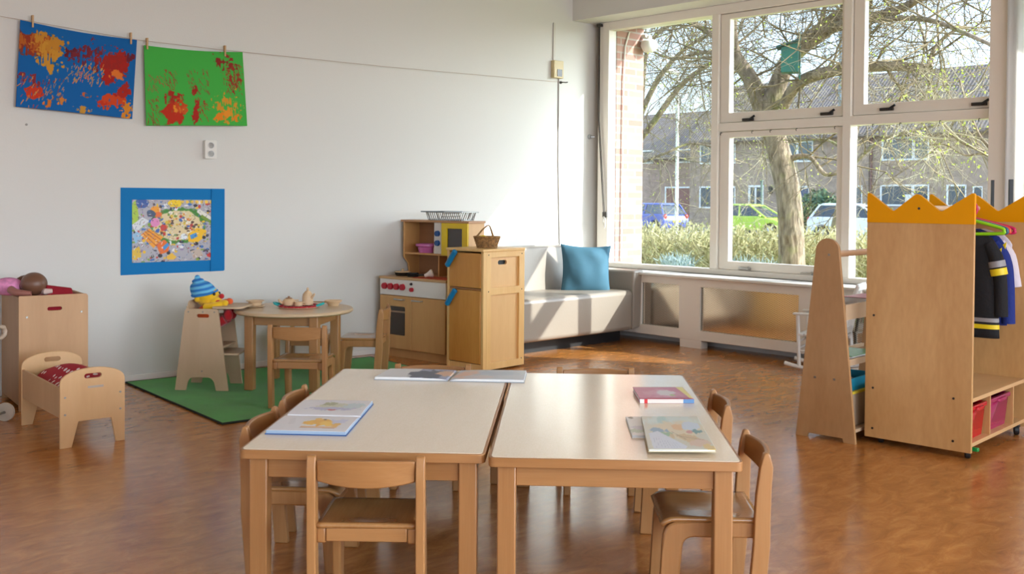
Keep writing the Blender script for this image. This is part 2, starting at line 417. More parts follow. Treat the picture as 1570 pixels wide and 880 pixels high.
for u, v in ((1140, 412), (1236, 420)):
    t, z = WP(u, v, .27)
    h = MB().box(t-.05, t+.06, .268, .284, z-.010, z+.010).obj('handle', M['steel'], w4, bevel=.004)
    MB().cyl((t+.055, .272, z), (t+.055, .25, z+.012), .012, .010).obj('knob', M['steel'], h)
# curtain hooks screwed in the transom and mullion
hk = [(1106, 204), (1154, 201), (1182, 199.5), (1222, 197), (1281, 194), (1339, 190.5), (1381, 188.5), (1442, 185), (1502, 182)]
for i, (u, v) in enumerate(hk):
    t, z = WP(u, v, .255)
    o = MB().tube([(t, .262, z), (t, .245, z), (t, .240, z-.008), (t, .246, z-.018)], .0028, 6).obj('curtain_hook', M['dark_steel'], None, K0, (0, 0, R(WA)))
    tag(o, '%s tiny dark curtain hook from the left along the window transom' % ['first', 'second', 'third', 'fourth', 'fifth', 'sixth', 'seventh', 'eighth', 'ninth'][i], 'hook', 'curtain hooks under the transom')
# ------------------------------------------------------------------ radiator cover
rc = thing('radiator_cover', 'white radiator cover with perforated metal panels under the windows', 'radiator cover', K0, WA)
holes = [[(.80, .142), (1.182, .142), (1.182, .487), (.80, .487)], [(1.386, .142), (2.25, .142), (2.25, .484), (1.386, .484)], [(2.45, .142), (3.3, .142), (3.3, .484), (2.45, .484)]]
MB().prism([(.012, .064), (3.6, .064), (3.6, .548), (.012, .548)], holes, 0, .022).obj('front_board', M['frame'], rc, bevel=.003)
m, nt, b = newmat('perforated_metal')
tc = nt.nodes.new('ShaderNodeTexCoord'); sp = nt.nodes.new('ShaderNodeSeparateXYZ'); nt.links.new(tc.outputs['Object'], sp.inputs[0])
def sawsin(out, k):
    q = nt.nodes.new('ShaderNodeMath'); q.operation = 'MULTIPLY'; q.inputs[1].default_value = k; nt.links.new(out, q.inputs[0])
    s = nt.nodes.new('ShaderNodeMath'); s.operation = 'SINE'; nt.links.new(q.outputs[0], s.inputs[0]); return s.outputs[0]
pr = nt.nodes.new('ShaderNodeMath'); pr.operation = 'MULTIPLY'
nt.links.new(sawsin(sp.outputs['X'], 2*PI/.028), pr.inputs[0]); nt.links.new(sawsin(sp.outputs['Z'], 2*PI/.014), pr.inputs[1])
rp = nt.nodes.new('ShaderNodeValToRGB'); rp.color_ramp.elements[0].position = .15; rp.color_ramp.elements[1].position = .5
rp.color_ramp.elements[0].color = lin((226, 216, 200)); rp.color_ramp.elements[1].color = lin((150, 136, 118))
nt.links.new(pr.outputs[0], rp.inputs['Fac']); nt.links.new(rp.outputs['Color'], b.inputs['Base Color'])
b.inputs['Metallic'].default_value = .9; b.inputs['Roughness'].default_value = .14
M['perf'] = m
for a, c in ((.79, 1.19), (1.376, 2.26), (2.44, 3.31)): MB().box(a, c, .024, .028, .13, .50).obj('perforated_panel', M['perf'], rc)
for a in (.0, 1.193, 2.32): MB().box(a, a+.205, .002, .09, 0, .066).obj('foot', M['frame'], rc, bevel=.002)
# radiator behind
rad = MB()
for i in range(34): rad.box(.1+i*.1, .17+i*.1, .07, .15, .09, .5)
tag(room(rad, 'radiator', M['white'], bevel=.01), 'white ribbed radiator behind the perforated metal panels', 'radiator')

# ================================================================== THINGS ON THE WALLS
def lwobj(mb, name, mat, s, z, off=0.0, **kw):             # local x along the wall, -y into the room
    return mb.obj(name, mat, None, Lw(s, off, z), (0, 0, R(LA)), **kw)
# picture line with two paintings held by pegs
sp_ = [LP(*p) for p in ((0, 26.5), (28, 31), (207, 62), (340, 77.5), (600, 104), (864, 126.5))]
s0 = LP(-300, -12)
pts = [Vector((sp_[-1][0], -.006, sp_[-1][1]))]
for s, z in reversed(sp_[:-1]): pts.append(Vector((s, -.035, z)))
pts.append(Vector((s0[0]-.6, -.03, sp_[0][1]+.12)))
tag(MB().tube(pts, .0013, 6).obj('picture_line', plain('line', (176, 150, 130), .6), None, K0, (0, 0, R(LA))), 'thin cord strung along the white wall for paintings', 'cord')
def on_sheet(c):                                           # four corners (s, z): TL TR BR BL
    def f(u, v, bow=.018):
        a = (c[0][0]*(1-u)+c[1][0]*u, c[0][1]*(1-u)+c[1][1]*u); b_ = (c[3][0]*(1-u)+c[2][0]*u, c[3][1]*(1-u)+c[2][1]*u)
        sag = -.012*math.sin(PI*u)*(1-v)
        return Vector((a[0]*(1-v)+b_[0]*v, -.032-bow*math.sin(PI*u)*v-.010*v*math.sin(3*u), a[1]*(1-v)+b_[1]*v+sag))
    return f
RED, ORA, DRK = (176, 44, 20), (222, 132, 30), (120, 24, 26)
A = Art(230, 180, (10, 92, 158), 1.35)
A.blob(.10, .24, .16, .15, (140, 50, 28), .5, 9, 1, streak=.18); A.blob(.17, .22, .15, .11, (176, 92, 30), .8, 12, 2, streak=.36); A.blob(.25, .22, .12, .12, (190, 128, 40), .7, 12, 22, streak=.26); A.blob(.26, .36, .10, .14, (198, 138, 44), .8, 13, 3, streak=.30)
A.blob(.42, .28, .05, .07, (100, 30, 40), .9, 22, 4, streak=.25); A.blob(.60, .33, .13, .15, (116, 34, 44), 1.1, 18, 5, streak=.42); A.blob(.80, .37, .12, .20, (164, 32, 24), .6, 13, 6, streak=.14); A.blob(.78, .30, .14, .12, (150, 34, 28), .9, 18, 61, streak=.3); A.blob(.84, .47, .06, .05, (214, 110, 40), 1.0, 24, 7, streak=.3); A.blob(.95, .22, .04, .06, (104, 30, 44), .9, 24, 8, streak=.3)
A.blob(.13, .80, .08, .10, (196, 54, 26), .5, 12, 9, streak=.16); A.blob(.09, .66, .12, .05, (126, 40, 50), 1.1, 26, 10, streak=.4)
A.blob(.80, .80, .12, .11, (200, 66, 26), .6, 13, 11, streak=.14); A.blob(.90, .68, .07, .10, (164, 36, 26), .8, 18, 12, streak=.22); A.blob(.94, .89, .04, .10, (210, 130, 36), 1.0, 24, 13, streak=.25); A.blob(.70, .83, .05, .05, (190, 50, 24), .8, 20, 14, streak=.2)
A.blob(.36, .86, .035, .05, (206, 120, 40), .9, 24, 15, streak=.25); A.blob(.53, .95, .05, .05, (196, 140, 50), 1.0, 26, 16, streak=.35); A.blob(.24, .93, .03, .05, (206, 110, 36), .9, 26, 17, streak=.25); A.blob(.56, .77, .035, .03, (180, 90, 44), .9, 28, 18, streak=.3)
g_r = np.random.default_rng(3)
for (xa, xb, ya, yb, n, cs) in ((.46, .72, .36, .62, 70, ((190, 146, 70), (206, 110, 50), (170, 130, 80))), (.20, .38, .60, .86, 46, ((140, 116, 92), (110, 60, 70), (180, 130, 70))), (.03, .20, .60, .98, 34, ((196, 130, 60), (150, 60, 50))), (.40, .50, .40, .60, 16, ((150, 130, 100),))):
    for k in range(n):
        x0, y0 = xa+(xb-xa)*g_r.random(), ya+(yb-ya)*g_r.random(); l = .02+.03*g_r.random(); t_ = .2*g_r.normal()
        A.line(x0, y0, x0-l*.25+t_*l, y0+l, .0028+.0022*g_r.random(), cs[k % len(cs)])
c1 = [LP(28.5, 31.5), LP(207, 62), LP(199.5, 183), LP(21.5, 164)]
pt = A.sheet('painting', on_sheet(c1), M['art'], loc=K0, rot=(0, 0, R(LA)))
tag(pt, 'blue paper painting with red and orange hand prints hanging from the cord', 'painting')
A = Art(230, 180, (66, 168, 66), 1.3)
for (xa, xb, ya, yb, n, cs) in ((.02, .14, .34, .54, 22, ((130, 110, 60),)), (.18, .30, .26, .50, 30, ((120, 90, 50), (150, 70, 40))), (.40, .62, .24, .56, 60, ((130, 84, 46), (110, 110, 56))), (.02, .12, .62, .98, 44, ((150, 60, 36), (120, 90, 50))), (.80, .96, .14, .56, 80, ((150, 46, 32), (130, 60, 40))), (.46, .58, .62, .92, 40, ((150, 44, 32),)), (.10, .20, .36, .46, 8, ((150, 90, 50),))):
    for k in range(n):
        x0, y0 = xa+(xb-xa)*g_r.random(), ya+(yb-ya)*g_r.random(); l = .02+.035*g_r.random()
        A.line(x0, y0, x0+l*.3*(1+.6*g_r.normal()), y0+l, .0028+.0025*g_r.random(), cs[k % len(cs)])
A.blob(.80, .14, .10, .10, (136, 40, 32), 1.1, 22, 31, streak=.40); A.blob(.88, .34, .08, .16, (150, 50, 34), 1.2, 24, 32, streak=.46); A.blob(.25, .63, .08, .07, (160, 40, 26), .9, 20, 33, streak=.34)
A.blob(.24, .85, .11, .15, (184, 46, 22), .45, 10, 34, streak=.12); A.blob(.33, .76, .06, .10, (196, 70, 26), .6, 14, 36, streak=.25); A.blob(.29, .80, .05, .05, (222, 140, 40), .9, 24, 35, streak=.3); A.blob(.46, .86, .045, .16, (166, 36, 26), .5, 12, 37, ang=12, streak=.2); A.blob(.47, .54, .025, .07, (156, 34, 26), .5, 12, 38, ang=15, streak=.16)
A.blob(.80, .76, .13, .17, (206, 140, 40), 1.0, 20, 39, streak=.44); A.blob(.72, .88, .07, .07, (222, 126, 26), .6, 14, 40, streak=.2); A.blob(.90, .89, .05, .05, (222, 126, 26), .6, 14, 41, streak=.22); A.blob(.80, .82, .04, .08, (224, 140, 36), .8, 18, 42, streak=.25); A.blob(.36, .80, .035, .05, (196, 90, 36), .8, 20, 43, streak=.25)
c2 = [LP(217.5, 70), LP(368.5, 80.5), LP(375.5, 193.5), LP(221, 193)]
pt = A.sheet('painting', on_sheet(c2), M['art'], loc=K0, rot=(0, 0, R(LA)))
tag(pt, 'green paper painting with dark red and orange prints hanging from the cord', 'painting')
M['peg'] = wood('peg_wood', (176, 132, 84), (204, 164, 116), 'z', 20, .5)
for u, v, lb in ((47, 34, 'wooden clothes peg on the left corner of the blue painting'), (197, 60, 'wooden clothes peg on the right corner of the blue painting'), (222, 68, 'clothes peg on the left corner of the green painting'), (341, 79, 'wooden clothes peg on the right corner of the green painting')):
    s, z = LP(u, v)
    pg = thing('clothes_peg', lb, 'clothes peg', Lw(s, .034, z), LA, 'clothes pegs on the picture cord')
    for q in (-1, 1): MB().hexa([(-.005, q*.0025, -.035), (.005, q*.0025, -.035), (.005, q*.008, -.035), (-.005, q*.008, -.035)], [(-.005, q*.004, .036), (.005, q*.004, .036), (.005, q*.011, .036), (-.005, q*.011, .036)]).obj('jaw', M['peg'], pg)
    MB().tube([(-.007, -.006, .004), (.007, -.006, .004), (.007, .006, .004), (-.007, .006, .004)], .0015, 6, closed=True).obj('spring', M['steel'], pg)
# poster: busy street picture on blue card
s0, z0 = LP(184.7, 422); s1, z1 = LP(343.5, 289.5)
BLUE = plain('blue_card', (4, 116, 180), .6, spec=.2)
po = thing('poster', 'busy street picture mounted on bright blue card on the white wall', 'poster', Lw(s0, 0, z0), LA)
wd, hd = s1-s0, z1-z0
MB().box(0, wd-.003, -.004, -.001, 0, hd).obj('backing_card', BLUE, po)
MB().prism([(wd-.098, 0), (wd, .004), (wd, hd), (wd-.093, hd)], [], -.010, -.0045).obj('flap', BLUE, po)
A = Art(230, 170, (176, 172, 180), 1.34)
r_ = np.random.default_rng(5)
A.blob(.55, .42, .36, .30, (60, 130, 40), .12, 8, 1, soft=.06); A.blob(.56, .42, .31, .25, (226, 206, 160), .12, 8, 2, soft=.06)
for k in range(90):
    a = r_.random()*2*PI; q = math.sqrt(r_.random())
    A.blob(.54+.27*q*math.cos(a), .42+.22*q*math.sin(a), .012+.014*r_.random(), .014+.018*r_.random(), [(220, 150, 60), (200, 60, 50), (240, 230, 210), (60, 100, 180), (220, 190, 60), (90, 60, 50), (120, 150, 60)][k % 7], .4, 30, k)
for k in range(230):
    x, y = r_.random(), r_.random()
    if abs(x-.55) < .30 and abs(y-.42) < .26: continue
    A.blob(x, y, .008+.02*r_.random(), .01+.022*r_.random(), [(70, 70, 80), (230, 230, 232), (60, 110, 180), (200, 60, 50), (236, 190, 40), (130, 160, 60), (150, 130, 170), (40, 44, 60)][k % 8], .5, 30, k+100)
A.poly([(0, .06), (.05, .0), (.08, .3), (.15, .42), (.04, .5), (0, .4)], (170, 200, 60)); A.poly([(0, .40), (.12, .28), (.20, .34), (.04, .52)], (220, 222, 226))
A.blob(.12, .06, .07, .09, (46, 86, 160), .3, 12, 7); A.blob(.51, .06, .09, .07, (244, 206, 20), .25, 8, 8, soft=.06)
A.blob(.28, .16, .06, .06, (240, 160, 40), .2, 12, 9); A.blob(.31, .24, .05, .05, (230, 110, 40), .3, 12, 10); A.blob(.22, .22, .05, .06, (60, 80, 110), .3, 12, 11)
A.blob(.27, .37, .058, .075, (226, 140, 190), .15, 12, 12, soft=.06); A.blob(.37, .45, .04, .05, (206, 60, 50), .2, 12, 13)
def truck(P, cab, body, stripe):
    A.poly(P, body)
    for q in (.25, .5, .75):
        x0 = P[0][0]*(1-q)+P[1][0]*q; y0 = P[0][1]*(1-q)+P[1][1]*q; x1 = P[3][0]*(1-q)+P[2][0]*q; y1 = P[3][1]*(1-q)+P[2][1]*q
        A.line(x0, y0, x1, y1, .007, stripe)
    A.poly(cab, (232, 110, 30))
truck([(.10, .56), (.20, .46), (.37, .60), (.25, .78)], [(.28, .72), (.38, .64), (.44, .72), (.43, .84), (.33, .88)], (240, 160, 40), (190, 90, 20))
A.poly([(.36, .76), (.42, .69), (.44, .74), (.38, .82)], (70, 150, 210)); A.blob(.33, .90, .03, .035, (40, 40, 44), .1, 8, 14); A.blob(.43, .86, .025, .03, (40, 40, 44), .1, 8, 15)
A.poly([(.67, .56), (.78, .46), (.90, .50), (.89, .60), (.77, .72), (.67, .68)], (244, 190, 30)); A.poly([(.69, .58), (.77, .54), (.79, .60), (.71, .65)], (70, 150, 210)); A.blob(.77, .72, .03, .03, (44, 44, 48), .1, 8, 16); A.blob(.87, .62, .025, .03, (44, 44, 48), .1, 8, 17)
A.poly([(0, .80), (.08, .74), (.11, .86), (.04, .96), (0, .94)], (226, 186, 60)); A.poly([(0, .56), (.06, .50), (.12, .60), (.04, .70)], (150, 190, 220))
A.poly([(.40, .92), (.47, .86), (.53, .93), (.50, .97), (.42, .97)], (236, 186, 60)); A.poly([(.80, .14), (.98, .30), (.99, .38), (.90, .34), (.78, .20)], (230, 226, 216)); A.poly([(.84, .24), (.97, .35), (.95, .39), (.83, .29)], (120, 150, 50))
A.poly([(.70, .84), (.82, .80), (.86, .92), (.74, .97)], (196, 176, 160)); A.blob(.95, .92, .04, .04, (210, 50, 40), .3, 10, 18); A.blob(.62, .60, .045, .055, (232, 236, 240), .1, 8, 19)
for k in range(7): A.blob(.60+.06*k, .035, .022, .03, (240, 200, 80), .2, 10, 50+k)
for k in range(420):
    x, y, l = r_.random(), r_.random(), .012+.03*r_.random(); a_ = r_.random()*6.28
    A.line(x, y, x+l*math.cos(a_)*.7, y+l*math.sin(a_), .0035, [(60, 60, 74), (232, 232, 232), (90, 120, 170), (150, 60, 50), (90, 110, 60), (120, 100, 130)][k % 6])
px0, pz0 = LP(202, 403); px1, pz1 = LP(328, 306.5)
ix0, ix1, iz0, iz1 = px0-s0, px1-s0, pz0-z0, pz1-z0
A.sheet('picture', lambda u, v: Vector((ix0+(ix1-ix0)*u, -.0055, iz1+(iz0-iz1)*v)), M['art_gloss'], po, solid=.001)
# socket
s, z = LP(320, 229.5)
so = thing('wall_socket', 'white double wall socket above the poster', 'socket', Lw(s, 0, z), LA)
MB().prism(rrect(-.041, -.060, .041, .060, .008), [], -.034, 0).obj('housing', M['white'], so, bevel=.004)
for dz in (-.028, .028):
    r0 = MB().lathe([(.022, 0), (.022, .004), (.018, .004), (.016, -.004), (0, -.004)], 20).obj('outlet', plain('socket_face', (206, 206, 204), .4), so, (0, -.034, dz), (R(90), 0, 0))
    for q in (-.007, .007): MB().cyl((q, 0, -.004), (q, 0, -.0025), .0028).obj('pin_hole', M['black'], r0)
# wall plug dot
s, z = LP(40.5, 191)
tag(lwobj(MB().lathe([(0, .0), (.007, 0), (.007, .004), (0, .006)], 12).xf(Matrix.Rotation(R(90), 4, 'X')), 'wall_plug', plain('grey_plug', (150, 146, 140), .6), s, z), 'small grey plug in the wall below the blue painting', 'wall plug')
# cable with a beige control box near the corner
cb = thing('wall_control', 'beige thermostat box with its cable near the window corner', 'thermostat', Lw(0, 0, 0), LA)
a, za = LP(849, 35); bx, zb = LP(852, 95); cx_, zc = LP(856, 119); dx_, zd = LP(858.5, 378)
CAB = plain('cable_cover', (206, 200, 190), .5)
MB().box(a-.012, a+.012, -.012, 0, zb, za).obj('trunking', CAB, cb, bevel=.003)
MB().tube([(cx_, -.006, zc), (cx_+.002, -.006, (zc+zd)/2), (dx_, -.006, zd-.25)], .005, 8).obj('cable', plain('cable_grey', (176, 170, 164), .5), cb)
t0, zt = LP(844.5, 119.5); t1, zu = LP(859.5, 94.5)
hb = MB().box(t0, t1, -.04, 0, zt, zu).obj('housing', plain('beige_plastic', (206, 186, 140), .45), cb, bevel=.005)
MB().box((t0+t1)/2-.02, (t0+t1)/2+.036, -.044, -.039, zt+.015, zt+.075).obj('display', plain('dark_display', (66, 56, 46), .3), hb)
s, z = LP(859, 126.5)
tag(lwobj(MB().cyl((0, 0, 0), (0, -.012, 0), .012).tube([(0, -.01, 0), (0, -.03, 0), (.03, -.036, 0), (.055, -.034, .004)], .005, 8), 'line_hook', M['dark_steel'], s, z), 'dark metal hook holding the cord below the beige box', 'hook')
# blind cord at the window jamb
bc = thing('blind_cord', 'dark blind cord with a cleat hanging beside the corner window', 'cord', K0, WA)
t, z = WP(919.5, 38, .24); t2, z2 = WP(927, 330, .24)
MB().box(t-.022, t+.022, .22, .262, z-.018, z+.006).obj('bracket', M['dark_steel'], bc, bevel=.003)
M['cord'] = plain('dark_cord', (66, 60, 54), .6)
MB().tube([(t-.004, .238, z-.01), (t-.004, .238, (z+z2)/2), (t2-.012, .238, z2+.02)], .0045, 8).obj('cord', M['cord'], bc)
MB().tube([(t+.006, .236, z-.01), (t+.010, .236, (z+z2)/2), (t2+.003, .236, z2+.02)], .0035, 8).obj('cord', M['cord'], bc)
MB().box(t2-.028, t2+.016, .238, .262, z2-.02, z2+.03).obj('cleat', M['dark_steel'], bc, bevel=.005)
MB().tube([(t2-.01, .236, z2-.01), (t2-.014, .236, z2-.06), (t2+.004, .236, z2-.11), (t2+.012, .236, z2-.05), (t2-.004, .236, z2-.01)], .005, 8).obj('cord_end', plain('cord_light', (190, 186, 178), .6), bc)
t, z = WP(907, 210, .1)
s, zz = LP(907, 210)
tag(lwobj(MB().cyl((0, 0, 0), (0, -.02, 0), .022, .018).cyl((0, -.02, 0), (.03, -.035, 0), .008), 'door_stop_hook', M['steel'], s-.03, zz), 'small round metal fitting on the wall by the corner window', 'wall fitting')
# ================================================================== OUTSIDE
def wx(name, mb, mat, parent=None, **kw):
    if parent is not None: return mb.obj(name, mat, parent, **kw)
    return mb.obj(name, mat, None, K0, (0, 0, R(WA)), **kw)
# brick pier left of the windows
m, nt, b = newmat('pale_brick')
tc = nt.nodes.new('ShaderNodeTexCoord'); mp = nt.nodes.new('ShaderNodeMapping'); mp.inputs['Rotation'].default_value = (R(90), 0, R(90))
sp = nt.nodes.new('ShaderNodeSeparateXYZ'); cbn = nt.nodes.new('ShaderNodeCombineXYZ')
nt.links.new(tc.outputs['Object'], sp.inputs[0]); nt.links.new(sp.outputs['Y'], cbn.inputs['X']); nt.links.new(sp.outputs['Z'], cbn.inputs['Y'])
bk = nt.nodes.new('ShaderNodeTexBrick'); bk.inputs['Scale'].default_value = 1; bk.inputs['Brick Width'].default_value = .21; bk.inputs['Row Height'].default_value = .065; bk.inputs['Mortar Size'].default_value = .008
bk.inputs['Color1'].default_value = lin((150, 106, 94)); bk.inputs['Color2'].default_value = lin((172, 132, 118)); bk.inputs['Mortar'].default_value = lin((166, 152, 142))
nt.links.new(cbn.outputs[0], bk.inputs['Vector']); nt.links.new(bk.outputs['Color'], b.inputs['Base Color']); b.inputs['Roughness'].default_value = .85
M['brick'] = m
struct(wx('wall_outside', MB().box(-.6, .20, .362, .735, -.2, 2.71), M['brick']), 'pale brick pier outside the corner window')
struct(wx('trim_6', MB().box(.2, 3.6, .362, .47, .54, .600), plain('terracotta', (190, 96, 66), .6)), 'terracotta sill tiles outside')
t, z = WP(992, 68, .745)
wl = thing('outdoor_wall_lamp', 'white bowl lamp on the brick pier outside', 'wall lamp', W(.215, .70, z+.02), WA)
MB().lathe([(0, .05), (.02, .05), (.025, .02), (.07, 0), (.078, -.04), (.06, -.08), (.03, -.10), (0, -.105)], 24).obj('lamp_shade', M['paper'], wl, (.06, .02, 0))
MB().cyl((-.04, .02, .05), (.03, .02, .05), .02).obj('bracket', M['white'], wl)
t, z = WP(947, 65, .45)
tag(wx('drain_cable', MB().tube([(.21, .52, 2.66), (.213, .46, 2.52), (.215, .44, 2.2), (.215, .43, .62)], .007, 6), M['white']), 'white cable running down the brick pier outside', 'cable')
# ground, street
m, nt, b = newmat('lawn')
tc = nt.nodes.new('ShaderNodeTexCoord'); n = nt.nodes.new('ShaderNodeTexNoise'); n.inputs['Scale'].default_value = 6; n.inputs['Detail'].default_value = 8
nt.links.new(tc.outputs['Object'], n.inputs['Vector']); rp = nt.nodes.new('ShaderNodeValToRGB')
rp.color_ramp.elements[0].color = lin((110, 120, 60)); rp.color_ramp.elements[1].color = lin((176, 176, 110)); nt.links.new(n.outputs['Fac'], rp.inputs['Fac']); nt.links.new(rp.outputs['Color'], b.inputs['Base Color']); b.inputs['Roughness'].default_value = .9
M['lawn'] = m
g = MB(); prev = None
for d, z in ((.36, -.15), (9, -.2), (26, -.5)):
    row = [g.b.verts.new((t, d, z)) for t in (-80, 60)]
    if prev: g.b.faces.new((prev[0], prev[1], row[1], row[0]))
    prev = row
struct(wx('ground_lawn', g, M['lawn'], ang=30), 'garden lawn outside')
struct(wx('street', MB().box(-90, 60, 26, 80, -.6, -.5), plain('asphalt', (150, 146, 140), .9, var=.06)), 'street outside')
# ---- terraced houses
HB = plain('house_brick', (166, 144, 126), .9, var=.10, vscale=3, bump=.2, bscale=12)
HB2 = plain('house_brick_dark', (162, 136, 120), .9, var=.10, vscale=3)
m, nt, b = newmat('roof_tiles')
tc = nt.nodes.new('ShaderNodeTexCoord'); wv = nt.nodes.new('ShaderNodeTexWave'); wv.inputs['Scale'].default_value = 1.7; wv.inputs['Distortion'].default_value = .4
nt.links.new(tc.outputs['Object'], wv.inputs['Vector']); rp = nt.nodes.new('ShaderNodeValToRGB')
rp.color_ramp.elements[0].color = lin((104, 92, 88)); rp.color_ramp.elements[1].color = lin((140, 126, 118)); nt.links.new(wv.outputs['Fac'], rp.inputs['Fac']); nt.links.new(rp.outputs['Color'], b.inputs['Base Color'])
b.inputs['Roughness'].default_value = .8; bp = nt.nodes.new('ShaderNodeBump'); bp.inputs['Strength'].default_value = .5; bp.inputs['Distance'].default_value = .08; nt.links.new(wv.outputs['Fac'], bp.inputs['Height']); nt.links.new(bp.outputs['Normal'], b.inputs['Normal'])
M['roof'] = m
HW = plain('house_white', (232, 232, 228), .5); HP = plain('house_pane', (84, 92, 98), .08, spec=.8); HD = plain('house_door', (52, 62, 72), .4)
def house(name, label, t0, t1, eave, ridge, d0, wm):
    h = thing(name, label, 'house', K0, WA, 'terraced houses across the street')
    MB().box(t0, t1, d0, d0+8, -.5, eave).obj('wall', wm, h)
    MB().prism([(d0-.5, eave-.12), (d0+4, ridge), (d0+8.5, eave-.12), (d0+8.5, eave-.3), (d0+4, ridge-.2), (d0-.5, eave-.3)], [], t0, t1, 'yz').obj('roof', M['roof'], h)
    MB().prism([(d0, eave-.2), (d0+4, ridge-.15), (d0+8, eave-.2)], [], t0+.02, t1-.02, 'yz').obj('gable', wm, h)
    MB().tube([(t0, d0-.52, eave-.22), (t1, d0-.52, eave-.22)], .06, 8).obj('gutter', plain('gutter_grey', (128, 112, 102), .6), h)
    return h
def hwin(h, t0, t1, z0, z1, d0, split=(), nm='window', pm=None, f=.09):
    ed = [t0]+list(split)+[t1]; holes = []
    for a, c in zip(ed, ed[1:]): holes.append([(a+f, z0+f), (c-f*.6, z0+f), (c-f*.6, z1-f), (a+f, z1-f)])
    w = MB().prism([(t0, z0), (t1, z0), (t1, z1), (t0, z1)], holes, d0-.06, d0+.02).obj(nm, HW, h)
    for a, c in zip(ed, ed[1:]): MB().box(a+f*.5, c-f*.3, d0-.02, d0+.01, z0+f*.5, z1-f*.5).obj('pane', pm or HP, w)
    return w
hA = house('terraced_house', 'grey brown brick house behind the yellow crown wardrobe', -19.93, -9.5, 4.75, 8.25, 44, HB)
hwin(hA, -19.32, -16.76, .9, 2.0, 44, (-17.6,)); hwin(hA, -19.26, -16.79, 3.22, 4.42, 44, (-17.6,)); hwin(hA, -15.88, -14.92, .9, 1.99, 44)
hwin(hA, -14.6, -14.15, 1.3, 1.9, 44, f=.05); hwin(hA, -13.6, -11.5, 3.2, 4.4, 44, (-12.4,)); hwin(hA, -12.9, -12.0, -.3, 2.0, 44, nm='door', pm=HD)
MB().tube([(-19.8, 43.9, 4.5), (-19.8, 43.9, -.4)], .06, 8).obj('drainpipe', plain('brown_pipe', (120, 84, 74), .5), hA)
MB().box(-17.9, -17.2, 43.98-.2, 44.02-.2, .95, 1.5).obj('curtain', HW, hA)
hB = house('terraced_house', 'grey brown brick house behind the green and white cars', -31.4, -19.97, 4.75, 8.25, 44, HB)
hwin(hB, -27.25, -26.25, -.35, 2.0, 44, nm='door', pm=HD, f=.13)
MB().box(-26.80, -26.70, 43.90, 43.97, -.2, 1.85).obj('door_panel', HW, hB)
hwin(hB, -30.65, -28.14, .65, 1.94, 44, (-29.2,)); hwin(hB, -30.65, -28.16, 3.25, 4.4, 44, (-29.3,))
t0, _ = WP(1227, 300, 44); t1, _ = WP(1241, 300, 44)
hwin(hB, t0-.5, t1, -.3, 1.95, 44, nm='door', pm=plain('blue_door', (70, 84, 116), .4)); hwin(hB, -21.4, -20.3, .7, 1.95, 44); hwin(hB, t0-1.2, t1+.2, 3.25, 4.4, 44, (t0-.2,))
t0, z0 = WP(1182, 292, 43.8)
MB().lathe([(0, .25), (.12, .2), (.15, -.1), (.05, -.2), (0, -.2)], 10, (t0, 43.75, z0)).obj('door_lamp', M['black'], hB)
hC = house('terraced_house', 'lower brick house behind the corner window', -48, -31.42, 3.9, 6.9, 45, HB2)
t0, _ = WP(1020, 300, 45); t1, _ = WP(1060, 300, 45)
hwin(hC, t0, t1, -.5, 1.95, 45, nm='garage_door', pm=plain('garage_brown', (140, 96, 84), .6), f=.1)
t0, z0 = WP(1037, 250, 45); t1, z1 = WP(1060, 228, 45)
hwin(hC, t0, t1, z0, z1, 45); hwin(hC, t0-3.4, t0-1.8, z0, z1, 45); hwin(hC, -41, -39.5, .7, 1.9, 45)
